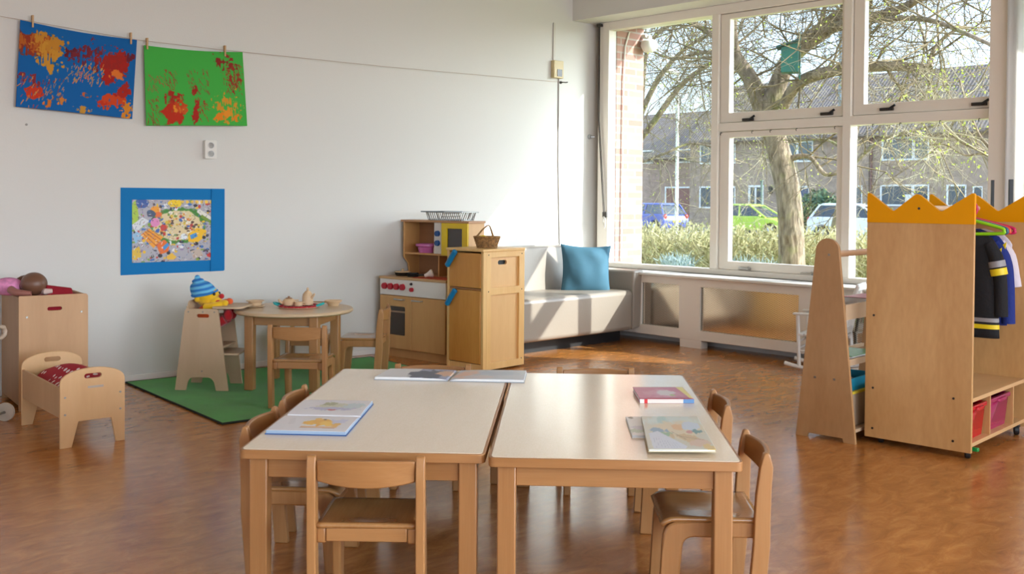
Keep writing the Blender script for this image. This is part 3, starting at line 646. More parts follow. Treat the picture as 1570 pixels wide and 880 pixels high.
# ---- cars
TYR = plain('tyre', (34, 34, 36), .8); CGL = plain('car_glass', (52, 60, 68), .06, spec=.8); HUB = plain('hub', (170, 172, 174), .35, metal=.6)
def car(name, label, colr, t, d, rotz, z=-.5, L=3.7, H=1.48):
    p = W(t, d, z)
    c = thing(name, label, 'car', p, WA+rotz, 'parked cars')
    BM = plain(name+'_paint', colr, .25, coat=.6); l = L/2; wb = L*.335
    out = [(-l, .36), (-l+.03, .80), (-l+.10, .92), (-l+.35, .96), (l*.30, .94), (l*.78, .80), (l*.95, .66), (l, .48), (l-.04, .26)]
    def arch(cx): return [(cx+.34*math.cos(a), .30+.34*math.sin(a)) for a in [PI*i/8 for i in range(9)]]
    out = out+arch(wb)+arch(-wb)+[(-l+.05, .26)]
    MB().prism(out, [], -.82, .82).obj('body', BM, c, bevel=.07, seg=3)
    lo = [(-l*.94, -.72, .93), (l*.52, -.74, .90), (l*.52, .74, .90), (-l*.94, .72, .93)]
    hi = [(-l*.74, -.55, H-.05), (l*.02, -.57, H-.04), (l*.02, .57, H-.04), (-l*.74, .55, H-.05)]
    MB().hexa(lo, hi).obj('windows', CGL, c, bevel=.04)
    MB().hexa([(-l*.80, -.60, H-.10), (l*.08, -.61, H-.09), (l*.08, .61, H-.09), (-l*.80, .60, H-.10)], [(-l*.72, -.52, H), (-.04, -.53, H), (-.04, .53, H), (-l*.72, .52, H)]).obj('roof', BM, c, bevel=.05)
    for s in (-1, 1):
        for A_, B_ in (((l*.53, .75*s, .88), (l*.03, .58*s, H-.05)), ((-l*.20, .745*s, .9), (-l*.24, .58*s, H-.06)), ((-l*.93, .73*s, .90), (-l*.76, .56*s, H-.06))): MB().cyl(A_, B_, .05, .04, 8).obj('pillar', BM, c)
        MB().ball((l*.86, .62*s, .66), (.16, .14, .08), 12, 8).obj('headlight', plain(name+'_lens', (226, 230, 232), .1), c)
        MB().ball((-l*.97, .66*s, .82), (.07, .12, .13), 12, 8).obj('tail_light', plain(name+'_tail', (196, 40, 40), .2), c)
        MB().ball((l*.42, .90*s, .95), (.07, .08, .06), 10, 8).obj('mirror', BM, c)
        for cx in (wb, -wb):
            w = MB().mark().lathe([(0, -.09), (.24, -.09), (.30, -.07), (.30, .07), (.24, .09), (0, .09)], 24).xf(Matrix.Translation((cx, .74*s, .30))@Matrix.Rotation(R(90), 4, 'X')).obj('wheel', TYR, c)
            MB().mark().lathe([(0, -.10), (.16, -.10), (.19, -.085), (.19, .085), (.16, .10), (0, .10)], 20).xf(Matrix.Translation((cx, .745*s, .30))@Matrix.Rotation(R(90), 4, 'X')).obj('hubcap', HUB, w)
    YP = plain(name+'_plate', (236, 190, 40), .5)
    MB().box(l-.02, l+.015, -.25, .25, .40, .51).obj('number_plate', YP, c); MB().box(-l-.015, -l+.02, -.25, .25, .55, .66).obj('number_plate', YP, c)
    return c
car('hatchback_car', 'lime green hatchback parked behind the hedge left of the tree trunk', (176, 206, 66), -20.3, 34, 2)
car('compact_car', 'white hatchback parked behind the hedge right of the tree trunk', (228, 232, 234), -13.2, 30.5, 6, z=-.42, L=3.9)
car('saloon_car', 'blue car seen from behind through the corner window', (60, 78, 168), -26.4, 34, 168, L=4.1)
# ---- posts
t, _ = WP(1038, 250, 20)
lp = thing('street_lamp', 'thin white street lamp post seen through the corner window', 'street lamp', W(t, 20, -.4), WA)
MB().cyl((0, 0, 0), (0, 0, 5.6), .06, .045, 10).obj('pole', HW, lp); MB().ball((0, -.3, 5.6), (.12, .4, .08), 12, 8).obj('lamp_head', HW, lp)
t, _ = WP(1288, 250, 12)
po2 = MB().cyl((0, 0, 0), (0, 0, 5.5), .055, .05, 12).cyl((0, 0, 0), (0, 0, .5), .08, .08, 12)
tag(po2.obj('sign_post', plain('post_blue', (150, 164, 182), .5), None, W(t, 12, -.3)), 'blue grey post beside the window mullion outside', 'post')
t, _ = WP(1067, 290, 33)
tag(MB().cyl((0, 0, 0), (0, 0, 2.6), .07, .06, 10).cyl((0, 0, 2.6), (0, 0, 2.66), .1, .1, 10).obj('bollard_post', plain('post_green', (96, 116, 104), .6), None, W(t, 38.5, -.5)), 'dull green post behind the blue car', 'post')
# ---- plants
def leafcloud(mb, c, r, n, size, seed):
    g = np.random.default_rng(seed)
    for i in range(n):
        a = g.normal(size=3); a /= np.linalg.norm(a); q = (.55+.45*g.random())
        p = Vector((c[0]+r[0]*a[0]*q, c[1]+r[1]*a[1]*q, c[2]+r[2]*a[2]*q))
        d1 = Vector(g.normal(size=3)).normalized(); d2 = d1.orthogonal().normalized(); s = size*(.6+.8*g.random())
        mb.b.faces.new([mb.b.verts.new(p+d1*s), mb.b.verts.new(p+d2*s*.5), mb.b.verts.new(p-d1*s), mb.b.verts.new(p-d2*s*.5)])
t, z = WP(1258, 308, 38)
ev = thing('evergreen_bush', 'dark evergreen bush behind the white car', 'bush', W(t, 38, -.5), WA)
mb = MB(); leafcloud(mb, (0, 0, 1.1), (1.15, 1.0, 1.15), 1400, .13, 3); mb.obj('foliage', plain('evergreen', (60, 84, 54), .6, var=.3), ev)
MB().cyl((0, 0, 0), (0, 0, 1.2), .08, .05).obj('stem', plain('bark0', (90, 76, 60), .9), ev)
t, z = WP(1068, 325, 33)
mb = MB(); leafcloud(mb, (0, 0, .7), (.65, .5, .75), 600, .09, 4)
tag(mb.obj('dark_bush', plain('dark_green', (56, 62, 48), .7, var=.3), None, W(t, 37.0, -.5)), 'dark bush beside the blue car', 'bush')
# hedge
def blades(mb, t0, t1, d0, d1, z0, z1, n, seed, wid=.006, lean=.5, ln=(.1, .35)):
    g = np.random.default_rng(seed)
    for i in range(n):
        p = Vector((t0+(t1-t0)*g.random(), d0+(d1-d0)*g.random(), z0+(z1-z0)*g.random()))
        dv = Vector((g.normal()*lean, g.normal()*lean, .4+g.random())).normalized()*(ln[0]+(ln[1]-ln[0])*g.random()); s = dv.orthogonal().normalized()*wid*(.6+g.random())
        mb.b.faces.new([mb.b.verts.new(p-s), mb.b.verts.new(p+s), mb.b.verts.new(p+dv+s*.4), mb.b.verts.new(p+dv-s*.4)])
hd = thing('garden_hedge', 'twiggy yellow green hedge along the garden', 'hedge', K0, WA)
mb = MB(); blades(mb, -9, 3, 6.6, 7.6, -.2, .55, 15000, 21, .008, .6); mb.obj('twigs', plain('hedge_twig', (176, 166, 120), .9, var=.2), hd)['kind'] = 'stuff'
mb = MB(); leafcloud(mb, (-3, 7.1, .25), (6.4, .55, .55), 9000, .028, 22)
for i in range(7000):
    p = Vector((-9+12*rng.random(), 6.5+1.1*rng.random(), -.15+.95*rng.random()**1.2)); d1 = Vector(rng.normal(size=3)).normalized()*.03; d2 = d1.orthogonal().normalized()*.014
    mb.b.faces.new([mb.b.verts.new(p+d1), mb.b.verts.new(p+d2), mb.b.verts.new(p-d1), mb.b.verts.new(p-d2)])
mb.obj('leaves', plain('hedge_leaf', (178, 174, 122), .8, var=.2), hd)['kind'] = 'stuff'
for i, (u, v, rx) in enumerate(((1152, 392, .34), (1037, 388, .22))):
    t, z = WP(u, v, 5.6)
    mb = MB(); blades(mb, -rx, rx, -.2, .2, 0, .46, 900, 30+i, .005, .9, (.06, .18))
    tag(mb.obj('lavender_bush', plain('lavender%d' % i, (150, 166, 162), .9, var=.15), None, W(t, 5.6, -.18), (0, 0, R(WA))), 'blue grey lavender bush ' + ('left of the tree trunk' if i == 0 else 'seen low in the corner window'), 'bush')
# ---- trees
m, nt, b = newmat('bark')
tc = nt.nodes.new('ShaderNodeTexCoord'); mp = nt.nodes.new('ShaderNodeMapping'); mp.inputs['Scale'].default_value = (1, 1, .25); nt.links.new(tc.outputs['Object'], mp.inputs['Vector'])
n = nt.nodes.new('ShaderNodeTexNoise'); n.inputs['Scale'].default_value = 22; n.inputs['Detail'].default_value = 6; nt.links.new(mp.outputs['Vector'], n.inputs['Vector'])
rp = nt.nodes.new('ShaderNodeValToRGB'); rp.color_ramp.elements[0].position = .32; rp.color_ramp.elements[1].position = .68
rp.color_ramp.elements[0].color = lin((96, 78, 60)); rp.color_ramp.elements[1].color = lin((168, 148, 124))
nt.links.new(n.outputs['Fac'], rp.inputs['Fac'])
n2 = nt.nodes.new('ShaderNodeTexNoise'); n2.inputs['Scale'].default_value = 3.5; nt.links.new(tc.outputs['Object'], n2.inputs['Vector'])
rm = nt.nodes.new('ShaderNodeValToRGB'); rm.color_ramp.elements[0].position = .56; rm.color_ramp.elements[1].position = .72; rm.color_ramp.elements[0].color = (0, 0, 0, 1); rm.color_ramp.elements[1].color = (.6, .6, .6, 1)
nt.links.new(n2.outputs['Fac'], rm.inputs['Fac'])
mx = nt.nodes.new('ShaderNodeMix'); mx.data_type = 'RGBA'; mx.inputs[7].default_value = lin((128, 132, 62))
nt.links.new(rm.outputs['Color'], mx.inputs[0]); nt.links.new(rp.outputs['Color'], mx.inputs[6]); nt.links.new(mx.outputs[2], b.inputs['Base Color'])
bp = nt.nodes.new('ShaderNodeBump'); bp.inputs['Strength'].default_value = .8; bp.inputs['Distance'].default_value = .03; nt.links.new(n.outputs['Fac'], bp.inputs['Height']); nt.links.new(bp.outputs['Normal'], b.inputs['Normal'])
b.inputs['Roughness'].default_value = .9
M['bark'] = m
M['twig'] = plain('twig', (120, 104, 76), .9, var=.2); M['bud'] = plain('bud', (176, 186, 70), .7)
M['twig_mid'] = plain('twig_mid', (122, 112, 86), .9, var=.2); M['twig_pale'] = plain('twig_pale', (170, 158, 128), .9, var=.15)
def smooth_path(p, n=5):
    p = [Vector(q) for q in p]; o = []
    for i in range(len(p)-1):
        a = p[max(0, i-1)]; b_ = p[i]; c = p[i+1]; d = p[min(len(p)-1, i+2)]
        for k in range(n):
            t = k/n; o.append(.5*((2*b_)+(c-a)*t+(2*a-5*b_+4*c-d)*t*t+(3*b_-a-3*c+d)*t**3))
    o.append(p[-1]); return o
def twig(mb, buds, g, p, dv, ln, r, depth, droop):
    n = 4; pts = [p]; d = dv.normalized()
    for i in range(n):
        d = (d+Vector(g.normal(size=3))*.22+Vector((0, 0, -droop))).normalized(); pts.append(pts[-1]+d*ln/n)
    mb.tube(pts, [r*(1-.18*i) for i in range(n+1)], 3 if depth < 2 else 5, cap=False)
    if depth == 0:
        if buds is not None and g.random() < .35:
            q = pts[-1]; a = Vector(g.normal(size=3)).normalized()*.016; c = a.orthogonal().normalized()*.009
            buds.b.faces.new([buds.b.verts.new(q+a), buds.b.verts.new(q+c), buds.b.verts.new(q-a), buds.b.verts.new(q-c)])
        return
    for k in range(9 if depth == 2 else 6):
        i = g.integers(1, n+1); q = pts[i]; dd = (d*.7+Vector(g.normal(size=3))*.75).normalized()
        twig(mb, buds, g, q, dd, ln*(.42+.25*g.random()), r*.45, depth-1, droop)
def tree(name, label, limbs, nb, seed, tw, ln=(.8, 1.6), r1=.016, base=None, kd=None, droop=.02, buds=True):
    T = thing(name, label, 'tree', K0, WA, kd); g = np.random.default_rng(seed)
    mb = MB(); mt = MB(); bd = MB() if buds else None
    for pts, rads, cnt in limbs:
        P = smooth_path(pts); N = len(P); rr = [np.interp(i/(N-1)*(len(rads)-1), range(len(rads)), rads) for i in range(N)]
        mb.tube(P, rr, 14)
        for k in range(cnt):
            i = int(g.integers(int(N*.25), N)); ax = (P[min(i+1, N-1)]-P[max(i-1, 0)]).normalized()
            d = (Vector(g.normal(size=3))+ax*.3+Vector((0, 0, .25))).normalized()
            twig(mt, bd, g, P[i], d, ln[0]+(ln[1]-ln[0])*g.random(), min(r1, rr[i]*.5), 2, droop)
    mb.obj('trunk', M['bark'], T, ang=60); mt.obj('twigs', tw, T, ang=80)
    if buds: bd.obj('buds', M['bud'], T)
    return T
def tp(u, v, d): t, z = WP(u, v, d); return Vector((t, d, z))
D0 = 5.0
tree('garden_tree', 'gnarled bare tree in front of the windows carrying a green birdhouse', [
    ([Vector((-.82, D0, -.25)), tp(1214, 400, D0), tp(1209, 300, D0), tp(1189, 215, D0), tp(1172, 160, D0)], [.19, .165, .155, .145, .16], 0),
    ([tp(1170, 165, D0), tp(1150, 120, D0), tp(1126, 82, D0-.1), tp(1122, 30, D0-.2), tp(1128, -60, D0-.4)], [.13, .105, .085, .07, .05], 17),
    ([tp(1180, 165, D0), tp(1205, 100, D0+.1), tp(1232, 68, D0+.2), tp(1268, 42, D0+.3), tp(1330, -10, D0+.5), tp(1400, -80, D0+.6)], [.13, .11, .12, .115, .09, .06], 18),
    ([tp(1200, 165, D0), tp(1222, 130, D0-.1), tp(1262, 112, D0-.2), tp(1340, 102, D0-.2), tp(1425, 104, D0-.2)], [.07, .075, .075, .065, .045], 18),
    ([tp(1425, 104, D0-.2), tp(1428, 85, D0-.1), tp(1445, 60, D0), tp(1470, 42, D0)], [.04, .028, .02, .012], 6),
    ([tp(1268, 45, D0+.3), tp(1330, 28, D0), tp(1385, 12, D0-.3), tp(1440, -25, D0-.5)], [.07, .06, .05, .03], 16),
    ([tp(1245, 60, D0+.2), tp(1262, 25, D0+.2), tp(1268, -30, D0+.2)], [.04, .03, .02], 5),
    ([tp(1205, 245, D0), tp(1240, 240, D0+.1), tp(1265, 267, D0+.1), tp(1292, 262, D0+.2)], [.045, .03, .026, .02], 5),
    ([tp(1340, 30, D0), tp(1420, 30, D0-.8), tp(1500, 60, D0-1.2), tp(1560, 90, D0-1.4)], [.035, .028, .02, .012], 18),
    ([tp(1126, 80, D0-.1), tp(1070, 40, D0), tp(1010, 20, D0+.2), tp(960, 30, D0+.3)], [.05, .035, .025, .012], 18),
    ([tp(1128, 90, D0), tp(1080, 80, D0+.4), tp(1030, 90, D0+.6), tp(985, 70, D0+.8)], [.035, .028, .02, .01], 10)], 0, 41, M['twig'])
kn = tp(1222, 278, D0)
tree('street_tree', 'pale bare tree seen through the corner window', [
    ([Vector((-7.5, 9, -.3)), tp(955, 300, 9), tp(975, 200, 9), tp(985, 100, 9)], [.14, .12, .11, .08], 6),
    ([tp(968, 230, 9), tp(1000, 190, 9), tp(1045, 130, 9.2), tp(1092, 95, 9.4)], [.07, .06, .05, .035], 18),
    ([tp(980, 180, 9), tp(1010, 120, 9), tp(1050, 75, 8.8), tp(1095, 50, 8.8)], [.06, .05, .035, .02], 18),
    ([tp(980, 250, 9), tp(1020, 235, 9), tp(1060, 220, 9.4), tp(1110, 230, 9.6)], [.03, .025, .02, .014], 11),
    ([tp(985, 110, 9), tp(1000, 60, 9), tp(1040, 30, 9), tp(1090, 0, 9)], [.05, .04, .03, .02], 18)], 0, 42, M['twig_mid'], ln=(1.2, 2.4), droop=.08, r1=.011)
tree('street_tree', 'thin bare twiggy tree across the lawn behind the lower windows', [
    ([Vector((-6, 15, -.3)), tp(1300, 260, 15), tp(1318, 160, 15), tp(1330, 80, 15)], [.10, .08, .06, .03], 4),
    ([tp(1310, 250, 15), tp(1350, 215, 15), tp(1400, 200, 15), tp(1450, 190, 15)], [.05, .04, .03, .02], 7),
    ([tp(1305, 240, 15), tp(1270, 215, 15), tp(1230, 215, 15), tp(1180, 225, 15)], [.04, .03, .025, .02], 6)], 0, 43, M['twig_pale'], ln=(1.2, 2.4), droop=.06)
tree('garden_shrub', 'pale arching branches at the right edge of the windows', [
    ([tp(1640, 420, 3), tp(1560, 280, 3), tp(1521, 240, 3), tp(1470, 215, 3), tp(1440, 180, 3), tp(1400, 120, 3)], [.03, .022, .016, .013, .010, .006], 7),
    ([tp(1600, 330, 3.2), tp(1525, 235, 3.2), tp(1498, 200, 3.2), tp(1470, 120, 3.2)], [.02, .016, .012, .008], 6),
    ([tp(1600, 330, 3), tp(1521, 242, 3), tp(1480, 238, 3), tp(1450, 222, 3), tp(1425, 222, 3)], [.014, .012, .009, .007, .004], 5)], 0, 44, M['twig_pale'], ln=(.4, .9), r1=.006, droop=.01)
# birdhouse
p = tp(1211, 112, D0-.42)
bh = thing('birdhouse', 'dark green wooden birdhouse hanging on the tree', 'birdhouse', W(p.x, p.y, p.z), WA-62)
bh.scale = (1.12, 1.12, 1.12)
GR = plain('birdhouse_green', (40, 110, 92), .5, var=.08)
MB().hexa([(-.095, -.09, 0), (.095, -.09, 0), (.095, .09, 0), (-.095, .09, 0)], [(-.095, -.09, .27), (.095, -.09, .27), (.095, .09, .33), (-.095, .09, .33)]).obj('box', GR, bh, bevel=.004)
MB().hexa([(-.125, -.14, .262), (.125, -.14, .262), (.125, .10, .332), (-.125, .10, .332)], [(-.125, -.14, .285), (.125, -.14, .285), (.125, .10, .355), (-.125, .10, .355)]).obj('roof', plain('birdhouse_roof', (48, 82, 76), .6), bh, bevel=.003)
MB().cyl((0, -.094, .20), (0, -.088, .20), .018).obj('entry_hole', M['black'], bh)
MB().box(-.02, .02, .094, .112, -.08, .44).obj('hanging_batten', GR, bh, bevel=.003)
# ================================================================== TABLES
TH = .453
def table(label, x, y, rot):
    t = thing('play_table', label, 'table', (x, y, 0), rot)
    Wd, Dp = .70, 1.40
    MB().prism(rrect(0, 0, Wd, Dp, .02, 4), [], TH-.027, TH-.0012, 'xy').obj('edge_band', M['beech_x'], t, bevel=.009, seg=4)
    MB().prism(rrect(.008, .008, Wd-.008, Dp-.008, .014, 4), [], TH-.004, TH, 'xy').obj('tabletop', M['laminate'], t)
    for lx in (.024, Wd-.076):
        for ly in (.024, Dp-.076): MB().box(lx, lx+.052, ly, ly+.052, 0, TH-.027).obj('leg', M['beech'], t, bevel=.004)
    for ly in (.034, Dp-.056): MB().box(.076, Wd-.076, ly, ly+.022, TH-.086, TH-.027).obj('apron', M['beech_x'], t, bevel=.002)
    for lx in (.034, Wd-.056): MB().box(lx, lx+.022, .076, Dp-.076, TH-.086, TH-.027).obj('apron', M['beech_y'], t, bevel=.002)
    return t
table('left one of the two light wooden tables pushed together', -.770, 2.921, -2.85)
table('right one of the two light wooden tables, under the pink book', -.061, 2.852, -2.75)

# ================================================================== CHAIRS
def curve_post(side):
    # side outline in y-z (y forward), board .03 thick
    f = [(.028, 0), (.020, .10), (.012, .20), (.010, .27), (.006, .34), (-.004, .42), (-.012, .450)]
    b_ = [(-.032, .450), (-.040, .42), (-.036, .36), (-.034, .27), (-.034, .20), (-.026, .10), (-.018, 0)]
    top = [(-.0145, .4575), (-.022, .461), (-.0295, .4575)]
    o = [tuple(p) for p in (f+top+b_)]
    return o
def make_chair():
    c = thing('child_chair', 'x', 'chair')
    for s in (-1, 1):
        m = MB(); m.prism(curve_post(s), [], s*.150-.0125, s*.150+.0125, 'yz')
        m.obj('rear_post', M['beech'], c, bevel=.011, seg=4)
        # side frame: front leg and rail in one rounded L
        o = rnd_poly([(-.012, .212), (.205, .212), (.225, 0), (.275, 0), (.262, .256), (-.012, .256)], [0, .03, 0, 0, .05, 0], 5)
        MB().prism(o, [], s*.126-.014, s*.126+.014, 'yz').obj('front_leg', M['beech'], c, bevel=.006)
    # backrest: curved board between the posts
    def br(u, v):
        x = -.136+.272*u; k = 1-(2*u-1)**2
        zt, zb = .447+.004*k, .388-.014*k
        z = zb+(zt-zb)*v
        return Vector((x, -.022-.022*k-.006*(v-.5), z))
    m = MB(); n = 14
    F = [[m.b.verts.new(br(i/n, j/4)+Vector((0, .007, 0))) for i in range(n+1)] for j in range(5)]
    B = [[m.b.verts.new(br(i/n, j/4)-Vector((0, .007, 0))) for i in range(n+1)] for j in range(5)]
    for j in range(4):
        for i in range(n):
            m.b.faces.new((F[j][i+1], F[j][i], F[j+1][i], F[j+1][i+1])); m.b.faces.new((B[j][i], B[j][i+1], B[j+1][i+1], B[j+1][i]))
    for i in range(n):
        m.b.faces.new((F[0][i], F[0][i+1], B[0][i+1], B[0][i])); m.b.faces.new((F[4][i+1], F[4][i], B[4][i], B[4][i+1]))
    for j in range(4):
        m.b.faces.new((F[j][0], B[j][0], B[j+1][0], F[j+1][0])); m.b.faces.new((B[j][n], F[j][n], F[j+1][n], B[j+1][n]))
    m.obj('backrest', M['beech_x'], c, bevel=.004)
    # dished seat
    def st(u, v):
        x, y = -.139+.278*u, -.016+.288*v
        k = max(0, 1-((u-.5)/.42)**2)*max(0, 1-((v-.48)/.42)**2)
        z = .268-.010*k-.018*max(0, (v-.86)/.14)**2
        return Vector((x, y, z))
    m = MB(); m.grid(st, 18, 18); o = m.obj('seat', M['seat'], c, ang=60)
    md = o.modifiers.new('thickness', 'SOLIDIFY'); md.thickness = .012; md.offset = -1
    MB().box(-.112, .112, -.014, .006, .218, .2565).obj('rear_rail', M['beech_x'], c, bevel=.003)
    MB().box(-.112, .112, .222, .240, .19, .238).obj('front_rail', M['beech_x'], c, bevel=.003)
    return c
HC = .460
def post_mid(a, b_): p, q = FL(*a, HC), FL(*b_, HC); return (p.x+q.x)/2, (p.y+q.y)/2
chair0 = make_chair(); nch = [0]
def place_chair(x, y, face, label, group=None, z=0.0):    # face: direction the sitter looks (deg)
    c = chair0 if nch[0] == 0 else copy_tree(chair0)
    nch[0] += 1
    c.location = (x, y, z); c.rotation_euler = (0, 0, R(face-90)); c['label'] = label
    c['group'] = group or 'children chairs around the big tables'
    return c
x, y = post_mid((478, 697), (646, 699)); place_chair(x, y+.02, 89, 'beech child chair in front of the left table with its back to us')
x, y = post_mid((388.8, 652.5), (438.8, 623.8)); place_chair(x-.010, y, -4, 'nearer beech child chair at the left side by the open chick book')
x, y = post_mid((446, 613.8), (480.6, 588.8)); place_chair(x-.010, y, -3, 'farther beech child chair at the left side near the green rug')
x, y = post_mid((1154.5, 695), (1122.7, 656)); place_chair(x+.018, y, 178, 'nearer beech child chair at the right side by the painted picture book')
x, y = post_mid((1098.9, 621.4), (1076.6, 596)); place_chair(x+.018, y, 178, 'farther beech child chair at the right side by the pink book')
x, y = post_mid((604.5, 561.5), (719, 563)); place_chair(x, max(y+.05, 4.37), -92, 'beech child chair behind the left table by the open photo book')
x, y = post_mid((856, 567), (973.6, 568)); place_chair(x, max(y+.05, 4.31), -91, 'beech child chair behind the right table, only its back rail showing')

# ================================================================== BOOKS ON THE TABLES
def quad(c):                              # corners NL NR FR FL -> bilinear
    c = [Vector((p[0], p[1])) for p in c]
    return lambda u, v: (c[0]*(1-u)+c[1]*u)*(1-v)+(c[3]*(1-u)+c[2]*u)*v
def px(*pp, z=TH): return [FL(u, v, z) for u, v in pp]
def flat_book(name, label, corners, h, cover_mat, art=None, group=None, spine=None, z0=TH, cat='book'):
    q = quad(corners); o = q(.5, .5)
    bk = thing(name, label, cat, (o.x, o.y, z0), 0, group)
    def P(u, v, z): p = q(u, v)-o; return Vector((p.x, p.y, z))
    e = .012
    MB().hexa([P(e, e, .0015), P(1-e, e, .0015), P(1-e, 1-e, .0015), P(e, 1-e, .0015)], [P(e, e, h-.0015), P(1-e, e, h-.0015), P(1-e, 1-e, h-.0015), P(e, 1-e, h-.0015)]).obj('pages', M['paper'], bk)
    MB().hexa([P(0, 0, 0), P(1, 0, 0), P(1, 1, 0), P(0, 1, 0)], [P(0, 0, .0018), P(1, 0, .0018), P(1, 1, .0018), P(0, 1, .0018)]).obj('back_cover', cover_mat, bk)
    if art is None: MB().hexa([P(0, 0, h-.0018), P(1, 0, h-.0018), P(1, 1, h-.0018), P(0, 1, h-.0018)], [P(0, 0, h), P(1, 0, h), P(1, 1, h), P(0, 1, h)]).obj('front_cover', cover_mat, bk)
    else: art.sheet('front_cover', lambda u, v: P(u, 1-v, h), M['art_gloss'], bk, solid=.0018)
    return bk, P
# open picture book on the left, spine across
zt = TH+.012
cn = [FL(406, 666, TH), FL(531, 669, TH), FL(573, 620, TH), FL(466, 618, TH)]
q = quad(cn); o = q(.5, .5)
bk = thing('open_picture_book', 'open picture book with a yellow chick drawing on the left table', 'book', (o.x, o.y, TH), 0)
def PB(u, v, z): p = q(u, v)-o; return Vector((p.x, p.y, z))
COVB = plain('blue_cover', (44, 84, 140), .4)
def bookh(v): d = abs(v-.5)*2; return .006+.010*math.sqrt(max(0, 1-(1-min(1, d*1.0))**2))*(1-.35*d) if d > .03 else .004
for a, b_ in ((0, .495), (.505, 1)):
    MB().hexa([PB(0, a, 0), PB(1, a, 0), PB(1, b_, 0), PB(0, b_, 0)], [PB(0, a, .003), PB(1, a, .003), PB(1, b_, .003), PB(0, b_, .003)]).obj('cover', COVB, bk)
    m = MB(); n = 12; rows = []
    for j in range(n+1):
        v = a+.006+(b_-a-.012)*j/n; h = bookh(v)
        rows.append([m.b.verts.new(PB(.012, v, .003)), m.b.verts.new(PB(.988, v, .003)), m.b.verts.new(PB(.988, v, h-.0004)), m.b.verts.new(PB(.012, v, h-.0004))])
    for r0, r1 in zip(rows, rows[1:]):
        for k in range(4): m.b.faces.new((r0[k], r0[(k+1) % 4], r1[(k+1) % 4], r1[k]))
    m.b.faces.new(rows[0]); m.b.faces.new(rows[-1][::-1])
    m.obj('page_block', plain('page_edges', (150, 172, 196), .6), bk)
    A = Art(110, 70, (226, 228, 234), 1.5)
    if a == 0:
        A.rect(.38, .72, .84, .80, (234, 196, 150)); A.blob(.45, .50, .10, .16, (244, 192, 50), .4, 12, 1); A.blob(.58, .44, .14, .18, (240, 184, 40), .4, 12, 2); A.blob(.70, .54, .12, .16, (246, 204, 70), .4, 12, 3); A.blob(.80, .60, .06, .14, (236, 190, 90), .4, 12, 4)
        A.blob(.50, .26, .05, .08, (240, 196, 90), .4, 12, 5); A.blob(.60, .30, .02, .04, (60, 50, 50), .2, 12, 6); A.blob(.58, .66, .03, .08, (236, 176, 40), .3, 10, 7); A.blob(.80, .40, .10, .14, (206, 212, 236), .5, 10, 8)
        A.line(.38, .81, .82, .82, .012, (196, 150, 120))
        for k in range(5): A.line(.14+.012*k, .30+.08*k, .20+.012*k, .25+.08*k, .006, (176, 180, 188))
    else:
        A.blob(.62, .42, .30, .16, (206, 210, 190), .5, 10, 11); A.blob(.45, .30, .10, .12, (170, 176, 140), .6, 14, 12); A.blob(.55, .62, .34, .10, (186, 190, 216), .6, 14, 13); A.blob(.55, .70, .08, .06, (196, 110, 120), .5, 14, 14); A.blob(.80, .40, .14, .2, (196, 214, 220), .5, 10, 15)
    A.sheet('page', lambda u, v, a=a, b_=b_: PB(.012+.976*u, b_-.006-(b_-a-.012)*v, bookh(b_-.006-(b_-a-.012)*v)+.0003), M['art_gloss'], bk, solid=.0006)
# open photo book at the back, spine pointing away
cn2 = [FL(573, 582.5, TH), FL(804, 587.5, TH), FL(808, 572, TH), FL(598, 569, TH)]
q2 = quad(cn2); o2 = q2(.5, .5)
bk = thing('open_photo_book', 'wide open photo book lying across both tables at the back', 'book', (o2.x, o2.y, TH), 0)
def PC(u, v, z): p = q2(u, v)-o2; return Vector((p.x, p.y, z))
COVW = plain('grey_cover', (150, 156, 160), .4)
for a, b_ in ((0, .494), (.506, 1)):
    MB().hexa([PC(a, 0, 0), PC(b_, 0, 0), PC(b_, 1, 0), PC(a, 1, 0)], [PC(a, 0, .003), PC(b_, 0, .003), PC(b_, 1, .003), PC(a, 1, .003)]).obj('cover', COVW, bk)
    m = MB(); n = 12; rows = []
    def h2(u): d = abs(u-.5)*2; return .005+.009*math.sqrt(max(0, 1-(1-min(1, d))**2))*(1-.3*d) if d > .03 else .004
    for j in range(n+1):
        u = a+.004+(b_-a-.008)*j/n; h = h2(u)
        rows.append([m.b.verts.new(PC(u, .02, .003)), m.b.verts.new(PC(u, .98, .003)), m.b.verts.new(PC(u, .98, h-.0004)), m.b.verts.new(PC(u, .02, h-.0004))])
    for r0, r1 in zip(rows, rows[1:]):
        for k in range(4): m.b.faces.new((r0[k], r1[k], r1[(k+1) % 4], r0[(k+1) % 4]))
    m.b.faces.new(rows[0][::-1]); m.b.faces.new(rows[-1])
    m.obj('page_block', M['paper'], bk)
    A = Art(110, 70, (196, 204, 214), 1.2)
    if a == 0: A.rect(0, 0, .50, 1, (222, 224, 226)); A.rect(.50, 0, 1, 1, (150, 156, 186)); A.blob(.66, .6, .24, .5, (60, 64, 92), .4, 8, 1); A.blob(.90, .4, .12, .3, (214, 170, 140), .5, 8, 2)
    else: A.blob(.16, .5, .2, .5, (226, 186, 166), .5, 7, 3, soft=.5); A.blob(.6, .4, .4, .4, (176, 190, 206), .4, 6, 4, soft=.6); A.blob(.35, .8, .2, .2, (206, 200, 204), .4, 8, 5)
    A.sheet('page', lambda u, v, a=a, b_=b_: PC(a+.004+(b_-a-.008)*u, .98-.96*v, h2(a+.004+(b_-a-.008)*u)+.0003), M['art_gloss'], bk, solid=.0006)
